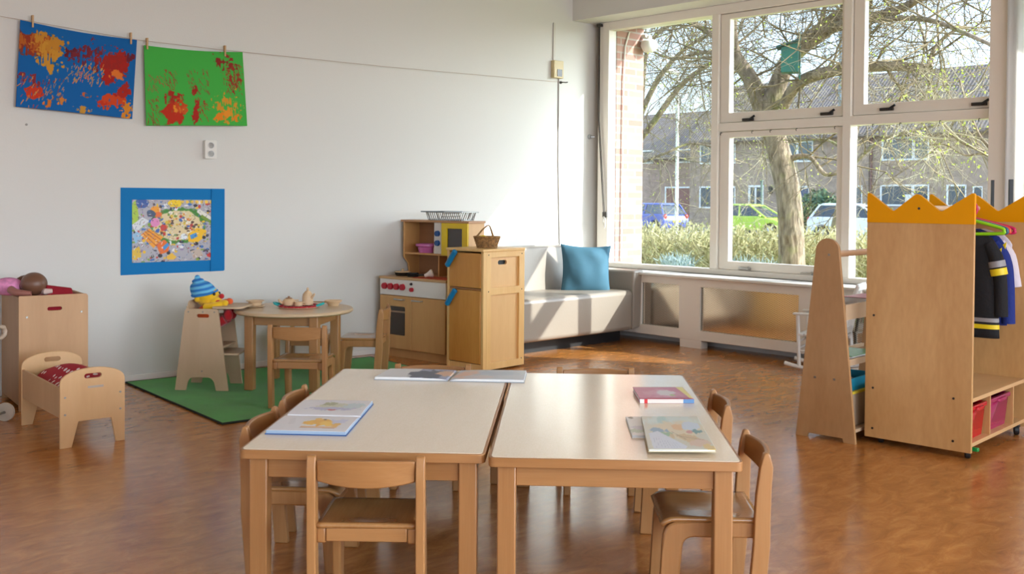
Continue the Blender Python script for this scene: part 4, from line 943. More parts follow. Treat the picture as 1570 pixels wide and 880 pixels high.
# closed pink book
A = Art(110, 60, (196, 110, 140), 1.4)
A.blob(.5, .5, .42, .40, (206, 140, 164), .3, 6, 1, soft=.4); A.blob(.56, .52, .2, .26, (214, 206, 210), .3, 8, 2, soft=.3); A.poly([(.86, 0), (1, 0), (1, 1), (.94, 1)], (232, 220, 120)); A.blob(.5, .96, .6, .05, (176, 50, 80), .2, 8, 3); A.blob(.66, .7, .05, .08, (170, 190, 130), .4, 10, 4)
hB_ = .016
bk, P = flat_book('pink_book', 'closed pink children book near the right edge of the right table', px((981, 618.5), (1064, 618.5), (1046, 600), (970, 600)), hB_, plain('pink_cover', (186, 84, 120), .4), A)
for a, b_, c in ((0, .08, (226, 224, 218)), (.08, .14, (206, 40, 44)), (.14, .80, (222, 214, 206)), (.80, 1, (96, 140, 186))):
    MB().hexa([P(a, 0, .001), P(b_, 0, .001), P(b_, .02, .001), P(a, .02, .001)], [P(a, 0, hB_-.001), P(b_, 0, hB_-.001), P(b_, .02, hB_-.001), P(a, .02, hB_-.001)]).xf(Matrix.Translation(P(0, -.012, 0)-P(0, 0, 0))).obj('spine', plain('spine_%d' % int(a*100), c, .45), bk)
# two books by the right edge
bkw, _ = flat_book('white_book', 'thin white book lying mostly hidden under the painted book', px((969, 671.5), (1040, 672), (1022, 642.5), (959, 642.5)), .008, plain('white_cover', (226, 228, 226), .4),
                   (lambda A: (A.blob(.2, .75, .22, .12, (190, 206, 190), .6, 12, 1), A.blob(.25, .6, .2, .1, (206, 206, 216), .6, 12, 2), A.blob(.12, .06, .06, .05, (120, 110, 90), .4, 10, 3), A)[-1])(Art(60, 60, (228, 230, 230), 1.0)))
A = Art(130, 90, (206, 206, 190), 1.4)
A.blob(.5, .16, .6, .20, (206, 220, 214), .4, 6, 1, soft=.4); A.blob(.35, .12, .12, .14, (176, 206, 200), .5, 9, 2, soft=.4); A.blob(.55, .45, .5, .3, (220, 208, 178), .4, 6, 3, soft=.4)
A.blob(.58, .36, .14, .10, (222, 184, 134), .4, 10, 4); A.blob(.78, .34, .16, .16, (200, 214, 228), .35, 9, 5); A.blob(.84, .48, .09, .06, (106, 150, 150), .6, 16, 6); A.blob(.72, .50, .05, .05, (206, 150, 140), .5, 14, 7)
A.blob(.22, .46, .14, .08, (140, 166, 186), .5, 10, 8); A.blob(.30, .58, .15, .08, (150, 182, 146), .5, 10, 9); A.poly([(.06, .55), (.22, .48), (.60, .92), (.56, .98), (.08, .98)], (212, 220, 232)); A.blob(.70, .70, .28, .10, (206, 184, 140), .5, 10, 10, ang=14); A.blob(.82, .82, .16, .11, (214, 190, 170), .3, 8, 11); A.blob(.93, .94, .1, .08, (220, 196, 130), .5, 12, 12)
for k in range(9): A.line(.12+.04*k, .66+.02*k, .13+.045*k, .96, .003, (176, 186, 204))
A.line(.5, .62, .9, .74, .006, (170, 140, 110)); A.line(.44, .5, .62, .72, .006, (150, 140, 110))
flat_book('painted_book', 'picture book with a pastel painted cover beside the right table edge', px((994, 693, ), (1098, 693.5), (1069, 642.5), (983, 642), z=TH+.009), .008, plain('cream_cover', (214, 204, 170), .4), A, z0=TH+.009)
# ================================================================== PLAY CORNER (left)
# green rug
rg = [FL(193, 588), FL(341, 651.5)]
e1 = (rg[0]-rg[1]).normalized(); e2 = Vector((-e1.y, e1.x, 0)); e2 = e2 if e2.y > 0 else -e2
if e2.x < 0: e2 = -e2
L1 = (rg[0]-rg[1]).length; L2 = 1.75
def RG(a, b_, z): p = rg[1]+e1*a+e2*b_; return Vector((p.x, p.y, z))
rug = thing('rug', 'bright green felt rug under the round table', 'rug', (0, 0, 0))
GRN = plain('green_felt', (54, 160, 44), .95, bump=.6, bscale=400, var=.08, vscale=5, sheen=.3)
MB().hexa([RG(0, 0, .003), RG(0, L2, .003), RG(L1, L2, .003), RG(L1, 0, .003)], [RG(0, 0, .010), RG(0, L2, .010), RG(L1, L2, .010), RG(L1, 0, .010)]).obj('pile', GRN, rug)
MB().tube([RG(0, 0, .006), RG(0, L2, .006), RG(L1, L2, .006), RG(L1, 0, .006)], .006, 8, closed=True).obj('binding', plain('dark_binding', (24, 34, 24), .8), rug)
RZ = .011
# round table
RH = .485; RC = (-1.335, 6.36)
rt = thing('round_table', 'round light wooden play table on the green rug', 'table', (RC[0], RC[1], RZ), -8)
h = RH-RZ
MB().lathe([(0, h-.024), (.350, h-.024), (.360, h-.016), (.360, h-.007), (.353, h), (0, h)], 64).obj('tabletop', wood('round_top', (196, 166, 128), (212, 184, 148), 'x', 14, .3, .08), rt)
for sx in (-1, 1):
    for sy in (-1, 1): MB().box(sx*.20-.027, sx*.20+.027, sy*.20-.027, sy*.20+.027, 0, h-.024).obj('leg', M['beech'], rt, bevel=.004)
for s in (-1, 1):
    MB().box(-.173, .173, s*.20-.011, s*.20+.011, h-.085, h-.024).obj('apron', M['beech_x'], rt, bevel=.002)
    MB().box(s*.20-.011, s*.20+.011, -.173, .173, h-.085, h-.024).obj('apron', M['beech_y'], rt, bevel=.002)
g_ = 'children chairs around the round table'
p = FL(414, 626.5, RZ); q = FL(501, 625, RZ)
place_chair((p.x+q.x)/2, p.y+.01, 86, 'child chair in front of the round table on the rug', g_, RZ)
place_chair(-1.32, 6.95, -90, 'child chair behind the round table, mostly hidden', g_, RZ)
# right chair seen from the side: its rear post foot hidden by the table
place_chair(-.845, 6.73, 178, 'child chair standing sideways between round table and toy kitchen', g_, 0)
# crockery on the round table
def rtp(u, v): p = FL(u, v, RH); return p
WT = M['wood_toy']
p = rtp(390, 470.5); pl = thing('toy_plate', 'wooden toy plate under the bowl at the left of the round table', 'plate', p)
MB().lathe([(0, 0), (.045, 0), (.062, .006), (.060, .009), (.044, .004), (0, .004)], 32).obj('dish', WT, pl)
bw = thing('toy_bowl', 'wooden toy bowl stacked on the plate, left side of the round table', 'bowl', p+Vector((.004, .004, .0095)))
MB().lathe([(0, 0), (.036, 0), (.042, .022), (.056, .028), (.055, .031), (.040, .027), (.034, .006), (0, .006)], 32).obj('dish', WT, bw)
p = rtp(511, 468.5); bw = thing('toy_bowl', 'wooden toy bowl alone at the right of the round table', 'bowl', p)
MB().lathe([(0, 0), (.032, 0), (.036, .012), (.055, .030), (.054, .034), (.034, .018), (.030, .006), (0, .006)], 32).obj('dish', WT, bw)
p = rtp(458, 471); tr = thing('toy_tray', 'round red dotted tray with turquoise handles on the round table', 'tray', p, -3)
MB().lathe([(0, 0), (.115, 0), (.122, .004), (.120, .007), (.112, .004), (0, .004)], 40).obj('plate', wood('tray_wood', (206, 160, 130), (216, 176, 146), 'x', 12, .4), tr)
m, nt, b = newmat('red_dots'); tc = nt.nodes.new('ShaderNodeTexCoord'); vo = nt.nodes.new('ShaderNodeTexVoronoi'); vo.inputs['Scale'].default_value = 42; vo.inputs['Randomness'].default_value = .3
nt.links.new(tc.outputs['Object'], vo.inputs['Vector']); rp = nt.nodes.new('ShaderNodeValToRGB'); rp.color_ramp.interpolation = 'CONSTANT'; rp.color_ramp.elements[0].color = lin((236, 226, 220)); rp.color_ramp.elements[1].color = lin((186, 30, 44)); rp.color_ramp.elements[1].position = .26
nt.links.new(vo.outputs['Distance'], rp.inputs['Fac']); nt.links.new(rp.outputs['Color'], b.inputs['Base Color']); b.inputs['Roughness'].default_value = .7
M['reddots'] = m
MB().lathe([(.118, .004), (.126, .012), (.124, .015), (.112, .006), (0, .006)], 40).obj('rim', M['reddots'], tr)
TQ = plain('turquoise', (30, 170, 170), .45)
for s in (-1, 1): MB().tube([(s*.115, -.03, .012), (s*.145, -.02, .022), (s*.155, 0, .026), (s*.145, .02, .022), (s*.115, .03, .012)], .007, 8).obj('handle', TQ, tr)
TT = RH+.0125
def on_tray(u, dy): q = FL(u, 468, TT); return Vector((q.x, p.y+dy, TT))
k = on_tray(443, -.01); tp_ = thing('toy_teapot', 'squat wooden toy teapot on the red tray', 'teapot', k, 200)
MB().lathe([(0, 0), (.030, 0), (.040, .012), (.040, .026), (.028, .040), (0, .042)], 28).obj('pot', WT, tp_)
MB().lathe([(0, .042), (.022, .041), (.018, .047), (.006, .049), (.008, .055), (0, .058)], 20).obj('lid', wood('lid_wood', (150, 110, 80), (176, 134, 100), 'z', 10), tp_)
MB().tube([(.036, 0, .014), (.055, 0, .026), (.062, 0, .040)], [.010, .008, .005], 10).obj('spout', WT, tp_)
MB().tube([(-.036, 0, .030), (-.058, 0, .030), (-.060, 0, .014), (-.038, 0, .010)], .005, 8).obj('handle', WT, tp_)
k = on_tray(459, -.03); cp = thing('toy_cup', 'small wooden toy cup between the two pots on the red tray', 'cup', k, 20)
MB().lathe([(0, 0), (.024, 0), (.027, .024), (.025, .024), (.022, .004), (0, .004)], 24).obj('bowl', WT, cp)
MB().tube([(.025, 0, .020), (.040, 0, .018), (.040, 0, .008), (.025, 0, .006)], .004, 8).obj('handle', WT, cp)
k = on_tray(470, .035); cf = thing('toy_coffee_pot', 'tall wooden toy coffee pot with a pointed knob on the red tray', 'coffee pot', k, -30)
MB().lathe([(0, 0), (.034, 0), (.034, .045), (.030, .066), (.016, .084), (.006, .090), (.009, .097), (.004, .106), (0, .108)], 28).obj('pot', WT, cf)
MB().tube([(.030, 0, .045), (.048, 0, .060), (.055, 0, .072)], [.010, .007, .005], 10).obj('spout', WT, cf)
# doll high chair
hp = FL(268, 600.7); hc = thing('doll_high_chair', 'pale plywood doll high chair beside the round table', 'high chair', (hp.x, hp.y, RZ), -4)
def hside(y0):
    o = [(0, 0), (.066, 0), (.078, .055), (.098, .078), (.215, .078), (.238, .055), (.250, 0), (.325, 0), (.262, .482), (.252, .486), (.070, .486), (.060, .478)]
    o = rnd_poly(o, [.004, .004, .03, .03, .03, .03, .004, .004, .012, .004, .004, .012])
    return MB().prism(o, [slot(.170, .445, .075, .022)], y0, y0+.012)
hside(0).obj('side_panel', M['ply_grey'], hc, bevel=.002); hside(.252).obj('side_panel', M['ply_grey'], hc, bevel=.002)
for xx, zz in ((.082, .468), (.170, .468), (.165, .115), (.240, .468)): MB().cyl((xx, .0005, zz), (xx, -.002, zz), .005, n=10).obj('screw', M['screw'], hc)
MB().hexa([(.100, .013, .24), (.112, .013, .24), (.112, .251, .24), (.100, .251, .24)], [(.064, .013, .50), (.076, .013, .50), (.076, .251, .50), (.064, .251, .50)]).prism(rrect(.03, .49, .234, .53, [.0, .0, .04, .04]), [], .064, .076, 'yz').obj('backrest', M['ply_grey'], hc, bevel=.003)
MB().box(.098, .285, .013, .251, .25, .262).obj('seat', M['ply_grey'], hc, bevel=.002)
MB().mark().prism(rrect(.235, .013, .375, .251, [0, .03, .03, 0]), [], .21, .222, 'xy').obj('footrest', M['ply_grey'], hc, bevel=.002)
MB().prism(rrect(.225, -.002, .40, .266, [.01, .05, .05, .01]), [], .488, .499, 'xy').obj('tray', M['ply_grey'], hc, bevel=.003)
# plush doll with knitted hat sitting in the high chair
pc = DY(319, 455, hp.y+.12)
dl = thing('plush_doll', 'yellow plush doll with blue striped knitted hat in the high chair', 'doll', (pc.x, pc.y, pc.z), 0)
YEL = plain('yellow_plush', (240, 190, 20), .9, bump=.4, bscale=300, sheen=.3); ORG = plain('orange_plush', (222, 90, 34), .9, sheen=.3); REDP = plain('red_plush', (186, 26, 34), .9, sheen=.3)
MB().ball((0, 0, 0), (.072, .068, .062), 28, 18).ball((.050, -.02, -.022), (.040, .045, .030), 20, 12).obj('head', YEL, dl)
def hat(u, v):
    a = 2*PI*u
    if v < .8: q = v/.8; r = .074*math.cos(q*1.12)**.8; z = .026+.075*math.sin(q*1.3); 
    else: q = (v-.8)/.2; r = .033*(1-q)+.016*math.sin(PI*q); z = .098+.03*q
    return Vector((r*math.cos(a)-.016-.30*(z-.026), r*math.sin(a), z))
m, nt, b = newmat('knit_stripes'); tc = nt.nodes.new('ShaderNodeTexCoord'); wv = nt.nodes.new('ShaderNodeTexWave'); wv.bands_direction = 'Z'; wv.inputs['Scale'].default_value = 11; wv.inputs['Distortion'].default_value = 1.2
nt.links.new(tc.outputs['Object'], wv.inputs['Vector']); rp = nt.nodes.new('ShaderNodeValToRGB'); rp.color_ramp.elements[0].color = lin((30, 110, 190)); rp.color_ramp.elements[1].color = lin((110, 190, 226)); nt.links.new(wv.outputs['Fac'], rp.inputs['Fac']); nt.links.new(rp.outputs['Color'], b.inputs['Base Color']); b.inputs['Roughness'].default_value = .95
hatm = MB().grid(hat, 32, 20, wrap=True); hatm.ball((-.040, 0, .126), .017, 14, 10); hatm.tube([Vector(((.074*math.cos(2*PI*i/24)-.016), .074*math.sin(2*PI*i/24), .026)) for i in range(24)], .008, 8, closed=True)
hatm.obj('knitted_hat', m, dl, rot=(R(6), R(-10), 0), ang=70)
MB().ball((.088, -.020, .006), .016, 14, 10).obj('nose', REDP, dl)
MB().ball((.072, -.045, -.026), (.016, .022, .014), 14, 10).obj('mouth', REDP, dl)
for sx, sy in ((.052, -.045), (.066, .012)): MB().ball((sx, sy-.006, .022), (.008, .008, .010), 12, 8).obj('eye', M['black'], dl)
MB().ball((-.05, -.05, -.01), (.018, .016, .02), 12, 8).obj('ear', YEL, dl)
MB().ball((-.01, 0, -.12), (.062, .06, .075), 20, 12).obj('torso', ORG, dl)
for s in (-1, 1):
    MB().tube([(.0, s*.055, -.06), (.05, s*.07, -.052), (.10, s*.055, -.036)], [.026, .024, .020], 12).ball((.115, s*.052, -.032), (.024, .022, .020), 12, 8).obj('arm', ORG if s > 0 else YEL, dl)
    MB().tube([(.0, s*.035, -.175), (.07, s*.045, -.155), (.115, s*.045, -.13)], [.03, .03, .028], 12).ball((.135, s*.045, -.105), (.028, .030, .036), 14, 10).obj('leg', REDP, dl)

BOXP = wood('box_ply', (178, 134, 88), (196, 152, 106), 'z', 5, .45, .2, fine=.2); BOXD = wood('box_ply_shaded', (150, 112, 74), (170, 130, 90), 'z', 5, .45, .2, fine=.2)  # second copy is darker: shade on the left panel put into its colour
# storage box
sp0 = FL(29, 631.5); sa = 36.0
st = thing('storage_box', 'tall plywood storage box behind the doll bed', 'storage box', (sp0.x, sp0.y, 0), sa)
sz = UP(29, 454.5, sp0)
sw = VP(135, 451.5, sp0, sa)[0]
o = rnd_poly([(0, .0), (sw, .0), (sw, sz), (0, sz)], [0, 0, .018, .006])
MB().prism(o, [slot(sw*.51, sz-.075, .075, .020)], 0, .014).obj('front_panel', BOXP, st, bevel=.002)
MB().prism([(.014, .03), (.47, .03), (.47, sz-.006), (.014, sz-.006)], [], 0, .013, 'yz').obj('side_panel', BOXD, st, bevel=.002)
MB().prism([(.014, .03), (.47, .03), (.47, sz-.006), (.014, sz-.006)], [], sw-.013, sw, 'yz').obj('side_panel', BOXP, st, bevel=.002)
MB().prism(o, [], .47, .484).obj('rear_panel', BOXP, st, bevel=.002)
MB().box(.013, sw-.013, .014, .47, .05, .062).obj('bottom', BOXP, st)
LIN = plain('red_fabric', (140, 8, 30), .9, bump=.3, bscale=200)
m = MB().box(.015, sw-.015, .016, .468, .46, sz-.012)
m.obj('padding', LIN, st, bevel=.01)
MB().hexa([(sw*.42, .04, sz-.012), (sw*.80, .03, sz-.012), (sw*.80, .10, sz-.012), (sw*.42, .16, sz-.012)], [(sw*.42, .06, sz+.052), (sw*.80, .05, sz+.030), (sw*.80, .08, sz+.026), (sw*.42, .14, sz+.048)]).obj('padding_edge', LIN, st, bevel=.008)
for xx, zz in ((.04, sz-.115), (sw-.035, sz-.10)): MB().cyl((xx, .001, zz), (xx, -.003, zz), .006, n=10).obj('screw', M['screw'], st)
# baby doll lying on the storage box
hd_ = DY(52, 436, sp0.y+.14)
bd = thing('baby_doll', 'brown skinned baby doll in a pink dress lying on the storage box', 'doll', (hd_.x, hd_.y, sz-.012), 0)
SK = plain('doll_skin', (112, 76, 56), .4); PK = plain('pink_dress', (206, 130, 170), .8, var=.25, vscale=18); CR = plain('cream_sleeve', (206, 180, 170), .8)
hz = .068
MB().ball((0, 0, hz), (.070, .066, .064), 28, 18).ball((-.050, .0, hz-.012), (.03, .03, .028), 14, 10).obj('head', SK, bd)
MB().ball((-.145, .01, .052), (.085, .06, .050), 24, 14).obj('dress', PK, bd)
MB().ball((-.20, .02, .045), (.05, .065, .042), 20, 12).obj('skirt', PK, bd)
MB().tube([(-.10, -.055, .04), (-.06, -.085, .028), (-.005, -.080, .022), (.02, -.075, .022)], [.022, .020, .017, .014], 12).obj('arm', plain('doll_skin_pink', (150, 96, 84), .4), bd)
MB().tube([(-.12, .05, .07), (-.10, .08, .09), (-.07, .07, .10)], [.02, .018, .014], 12).obj('arm', SK, bd)
MB().tube([(.03, .02, .03), (.075, -.02, .028), (.10, .0, .03)], [.018, .017, .012], 12).obj('arm', CR, bd)
for s in (-1, 1): MB().tube([(-.22, s*.03, .045), (-.27, s*.035, .06), (-.31, s*.03, .03)], [.028, .026, .022], 12).obj('leg', SK, bd)
# doll bed
b0 = FL(92, 689); b1 = FL(192.7, 675.4); b2 = FL(31.6, 652.4)
ax = Vector((math.cos(R(40)), math.sin(R(40)), 0)); bw_ = (b1-b0).length; ay = Vector((-ax.y, ax.x, 0)); bl = .64
db = thing('doll_bed', 'plywood doll bed with arched ends and handle slots', 'doll bed', (b0.x, b0.y, 0), math.degrees(math.atan2(ax.y, ax.x)))
def bed_end(y0, hs):
    arc = [(bw_*.5+bw_*.5*math.cos(a), .298*hs+.066*math.sin(a)**.9) for a in [PI*i/16 for i in range(1, 16)]]
    o = [(0, 0), (.052, 0), (.082, .118), (.232*bw_/.296, .118), (bw_-.042, 0), (bw_, 0), (bw_, .298*hs)]+arc+[(0, .298*hs)]
    return MB().prism(o, [slot(bw_*.5, .325*hs, .078, .022)], y0, y0+.013)
bed_end(0, 1).obj('footboard', M['ply'], db, bevel=.002); bed_end(bl-.013, 1).obj('headboard', M['ply'], db, bevel=.002)
for s in (.0, bw_-.013): MB().prism(rnd_poly([(.013, .14), (bl-.013, .14), (bl-.013, .285), (.013, .278)], .004), [], s+.003, s+.013, 'yz').obj('side_board', M['ply_dark'] if s == 0 else M['ply'], db, bevel=.001)  # left board takes a darker ply, painting its shaded side
MB().box(.016, bw_-.016, .013, bl-.013, .14, .15).obj('bottom', M['ply'], db)
for xx, zz in ((.022, .235), (.022, .155), (bw_-.022, .235), (bw_-.022, .155)): MB().cyl((xx, .001, zz), (xx, -.003, zz), .005, n=10).obj('screw', M['screw'], db)
MB().box(bw_*.42, bw_*.66, -.0012, .0005, .268, .278).obj('maker_mark', plain('grey_mark', (176, 164, 150), .6), db)
def blk(u, v):
    x = .018+(bw_-.036)*u; y = .03+(bl-.10)*v
    z = .222+.085*math.sin(PI*min(1, u*1.0))**.7*(.5+.5*math.sin(PI*v))+.012*math.sin(9*u+5*v)+.03*u
    return Vector((x, y, z))
m = MB().grid(blk, 26, 30)
m2, nt, b = newmat('red_polka'); tc = nt.nodes.new('ShaderNodeTexCoord'); vo = nt.nodes.new('ShaderNodeTexVoronoi'); vo.inputs['Scale'].default_value = 26; vo.inputs['Randomness'].default_value = .3
nt.links.new(tc.outputs['Object'], vo.inputs['Vector']); rp = nt.nodes.new('ShaderNodeValToRGB'); rp.color_ramp.interpolation = 'CONSTANT'; rp.color_ramp.elements[0].color = lin((232, 214, 210)); rp.color_ramp.elements[1].color = lin((170, 22, 40)); rp.color_ramp.elements[1].position = .30
nt.links.new(vo.outputs['Distance'], rp.inputs['Fac']); nt.links.new(rp.outputs['Color'], b.inputs['Base Color']); b.inputs['Roughness'].default_value = .85
q = Vector((b0.x, b0.y, 0))
o = m.obj('doll_blanket', m2, None, (b0.x, b0.y, 0), (0, 0, math.atan2(ax.y, ax.x)), ang=70, solid=.006); tag(o, 'red polka dot blanket heaped in the doll bed', 'blanket')
tag(MB().box(.018, bw_-.018, .016, bl-.016, .151, .20).obj('doll_mattress', plain('mattress_white', (214, 206, 196), .9), None, (b0.x, b0.y, 0), (0, 0, math.atan2(ax.y, ax.x)), bevel=.01), 'pale mattress inside the doll bed under the blanket', 'mattress')
# toy pram at the left edge
wc = DY(8, 637, 5.33)
pr_ = thing('toy_pram', 'wooden toy pram at the left picture edge, only wheel and grip showing', 'toy pram', (wc.x, wc.y, 0), 180)
WHT = plain('pram_wheel', (196, 184, 166), .5)
def wheel(x, y):
    w = MB().mark().lathe([(0, -.010), (.030, -.012), (.047, -.010), (.047, .010), (.030, .012), (0, .010)], 32).xf(Matrix.Translation((x, y, .047))@Matrix.Rotation(R(90), 4, 'X')).obj('wheel', WHT, pr_, bevel=.002)
    MB().mark().lathe([(0, -.018), (.008, -.016), (.008, .016), (0, .018)], 12).xf(Matrix.Translation((x, y, .047))@Matrix.Rotation(R(90), 4, 'X')).obj('hub', M['screw'], w)
for x, y in ((0, 0), (0, .26), (.38, 0), (.38, .26)): wheel(x, y)
for x in (0, .38): MB().cyl((x, -.01, .047), (x, .27, .047), .006).obj('axle', M['screw'], pr_)
MB().box(.06, .42, .03, .23, .06, .075).box(.06, .072, .03, .23, .075, .26).box(.408, .42, .03, .23, .075, .26).box(.072, .408, .03, .042, .075, .24).box(.072, .408, .218, .23, .075, .24).obj('body', M['ply_dark'], pr_, bevel=.002)
# grip: pale rounded loop just inside the picture edge
gp = DY(2, 509, 5.36) - Vector((wc.x, wc.y, 0)); gp.rotate(Matrix.Rotation(R(-180), 3, 'Z'))
gx, gy, gz = gp
MB().tube([(gx, gy-.035, gz-.02), (gx, gy-.040, gz), (gx, gy-.025, gz+.022), (gx, gy+.02, gz+.03), (gx, gy+.16, gz+.03), (gx, gy+.2, gz+.01), (gx, gy+.20, gz-.02), (gx, gy+.16, gz-.03), (gx, gy, gz-.03)], .011, 10, closed=True).obj('grip', plain('pram_grip', (190, 170, 150), .5), pr_)
for yy in (gy+.06, gy+.14): MB().cyl((gx, yy, gz-.02), (.07 if gx < .2 else .41, min(.22, max(.04, yy)), .2), .008).obj('push_bar', M['ply'], pr_)
# ================================================================== TOY KITCHEN
kp = FL(585.4, 545); kq = FL(685.7, 559); ka = -39.5
kr = Vector((-.455, 7.235, 0))
KW = .665
kd = Vector((math.cos(R(ka)), math.sin(R(ka)), 0))
k0 = kr-kd*KW
kt = thing('toy_kitchen', 'wooden toy kitchen with oven, white control strip and upper cabinet', 'toy kitchen', (k0.x, k0.y, 0), ka)
KM = M['kitchen']; KH = .588
MB().box(.012, KW-.004, .030, .39, .0, .065).obj('plinth', KM, kt)
MB().box(0, KW, .012, .40, .06, KH-.018).obj('carcass', KM, kt, bevel=.002)
MB().box(-.008, KW+.004, -.010, .40, KH-.018, KH).obj('worktop', wood('worktop', (186, 144, 96), (200, 158, 110), 'x', 8, .4), kt, bevel=.003)
MB().box(0, KW, -.006, .012, .455, KH-.018).obj('control_panel', plain('control_white', (224, 216, 208), .4), kt, bevel=.002)
RK = plain('red_knob', (176, 20, 40), .35)
for i in range(4): MB().mark().lathe([(0, 0), (.024, 0), (.022, .018), (0, .020)], 20).xf(Matrix.Translation((.055+.062*i, -.006, .518))@Matrix.Rotation(R(90), 4, 'X')).obj('knob', RK, kt)
MB().mark().lathe([(0, 0), (.016, 0), (.015, .018), (0, .020)], 18).xf(Matrix.Translation((.335, -.006, .505))@Matrix.Rotation(R(90), 4, 'X')).obj('knob', RK, kt)
MB().mark().lathe([(0, 0), (.010, 0), (.008, .012), (0, .013)], 14).xf(Matrix.Translation((.328, -.006, .545))@Matrix.Rotation(R(90), 4, 'X')).obj('button', M['black'], kt)
# two doors
od = MB().prism([(.004, .068), (KW*.50-.002, .068), (KW*.50-.002, .450), (.004, .450)], [rrect(.075, .165, .265, .375, .012)], -.008, .010).obj('oven_door', KM, kt, bevel=.002)
MB().box(.070, .270, .004, .009, .160, .380).obj('oven_window', plain('oven_glass', (66, 52, 44), .12, spec=.6), od)
MB().box(.075, .265, -.004, .003, .330, .342).obj('oven_rack', plain('rack_bar', (150, 120, 96), .4), od)
MB().prism([(KW*.50+.002, .068), (KW-.004, .068), (KW-.004, .450), (KW*.50+.002, .450)], [], -.008, .010).obj('cupboard_door', KM, kt, bevel=.002)
for xx in (.215, .395): MB().tube([(xx-.045, -.008, .428), (xx-.045, -.028, .428), (xx+.045, -.028, .428), (xx+.045, -.008, .428)], .005, 8).obj('door_handle', M['steel'], kt)
# hutch
y0, y1 = .232, .40; HT = .985
SIDE = [(y0, .72), (y0, HT), (y1, HT), (y1, KH), (y0+.03, KH), (y0+.055, .62), (y0+.045, .67)]
MB().prism(SIDE, [], 0, .014, 'yz').obj('side_panel', KM, kt, bevel=.001)
MB().prism([(y0, KH), (y0, HT), (y1, HT), (y1, KH)], [], KW-.014, KW, 'yz').obj('side_panel', M['ply'], kt, bevel=.001)  # lighter ply than the left panel: its lit side put into the colour
MB().box(-.015, KW+.01, y0-.015, y1+.003, HT, HT+.016).obj('top_board', wood('top_b', (176, 128, 88), (190, 142, 100), 'x', 8, .4), kt, bevel=.002)
MB().box(.014, KW-.014, y1-.008, y1, KH, HT).obj('back_panel', wood('hutch_back', (150, 104, 68), (164, 116, 78), 'x', 8, .5), kt)
MB().box(.014, KW-.014, y0+.004, y1-.008, .742, .756).obj('shelf', KM, kt)
xm = .335
MB().box(xm, xm+.012, y0+.03, y1-.008, KH, .742).obj('divider', KM, kt)
# toy microwave built into the hutch
MB().box(xm-.01, xm+.068, y0-.003, y1-.01, .757, HT-.001).obj('microwave_panel', plain('mw_panel', (214, 206, 198), .4), kt)
BK = plain('blue_knob', (18, 70, 130), .35)
for zz in (.905, .835): MB().mark().lathe([(0, 0), (.022, 0), (.020, .018), (0, .020)], 20).xf(Matrix.Translation((xm+.028, y0-.003, zz))@Matrix.Rotation(R(90), 4, 'X')).obj('microwave_knob', BK, kt)
YW = plain('yellow_door', (222, 188, 14), .35)
mw = MB().prism([(xm+.072, .745), (KW-.002, .745), (KW-.002, HT-.001), (xm+.072, HT-.001)], [[(xm+.125, .80), (KW-.055, .80), (KW-.055, .945), (xm+.125, .945)]], y0-.014, y0+.004).obj('microwave_door', YW, kt, bevel=.002)
MB().box(xm+.12, KW-.05, y0-.002, y0+.002, .795, .95).obj('microwave_window', plain('mw_glass', (64, 54, 50), .15, spec=.6), mw)
def kt_w(x, y, z=0.0): c, s = math.cos(R(ka)), math.sin(R(ka)); return Vector((k0.x+c*x-s*y, k0.y+s*x+c*y, z))
# cooking things on the worktop
hb_ = MB().box(.30, KW-.02, .03, .20, KH+.0005, KH+.003); tag(hb_.obj('hotplate_mat', plain('orange_mat', (186, 70, 40), .5), None, (k0.x, k0.y, 0), (0, 0, R(ka))), 'orange red mat on the right of the toy kitchen worktop', 'mat')
def lathe_at(prof, n=24): return MB().lathe(prof, n)
pt_ = thing('toy_pan', 'black toy frying pan with wooden lid at the left of the worktop', 'pan', kt_w(.10, .13, KH), ka)
lathe_at([(0, 0), (.050, 0), (.060, .024), (.058, .024), (.048, .004), (0, .004)]).obj('pan', plain('pan_dark', (54, 48, 42), .35, metal=.5), pt_)
lathe_at([(0, .026), (.060, .026), (.058, .031), (.012, .033), (.008, .040), (.012, .050), (0, .052)]).obj('lid', M['wood_toy'], pt_)
MB().tube([(.055, 0, .018), (.12, -.01, .020), (.17, -.015, .022)], [.008, .008, .010], 10).obj('handle', M['black'], pt_)
pt2 = thing('toy_pan', 'small black toy pan with long handle in the middle of the worktop', 'pan', kt_w(.225, .11, KH+.0005), ka)
lathe_at([(0, 0), (.040, 0), (.046, .016), (.044, .016), (.038, .003), (0, .003)]).obj('pan', M['black'], pt2)
MB().tube([(.042, 0, .012), (.09, .01, .015), (.14, .015, .016)], [.006, .006, .008], 10).obj('handle', M['black'], pt2)
gl_ = MB().mark().lathe([(0, -.035), (.012, -.035), (.016, -.01), (.030, .02), (.026, .03), (0, .032)], 16).xf(Matrix.Rotation(R(70), 4, 'Y'))
tag(gl_.obj('toy_shaker', plain('cream_toy', (222, 204, 190), .5), None, kt_w(.43, .07, KH+.030)), 'cream toy shaker lying on the orange mat', 'toy shaker')
rd = thing('toy_jug', 'red toy jug in the right corner of the worktop behind the fridge', 'jug', kt_w(KW-.05, .33, KH), ka)
lathe_at([(0, 0), (.032, 0), (.036, .04), (.030, .085), (.033, .10), (.030, .10), (.027, .085), (.030, .01), (0, .01)]).obj('body', plain('red_plastic', (190, 20, 24), .3), rd)
MB().tube([(-.034, 0, .08), (-.06, 0, .07), (-.058, 0, .035), (-.036, 0, .03)], .006, 8).obj('handle', plain('red_plastic_h', (190, 20, 24), .3), rd)
pb = thing('toy_basin', 'pink plastic toy basin on the upper shelf of the toy kitchen', 'basin', kt_w(.185, .30, .756), ka)
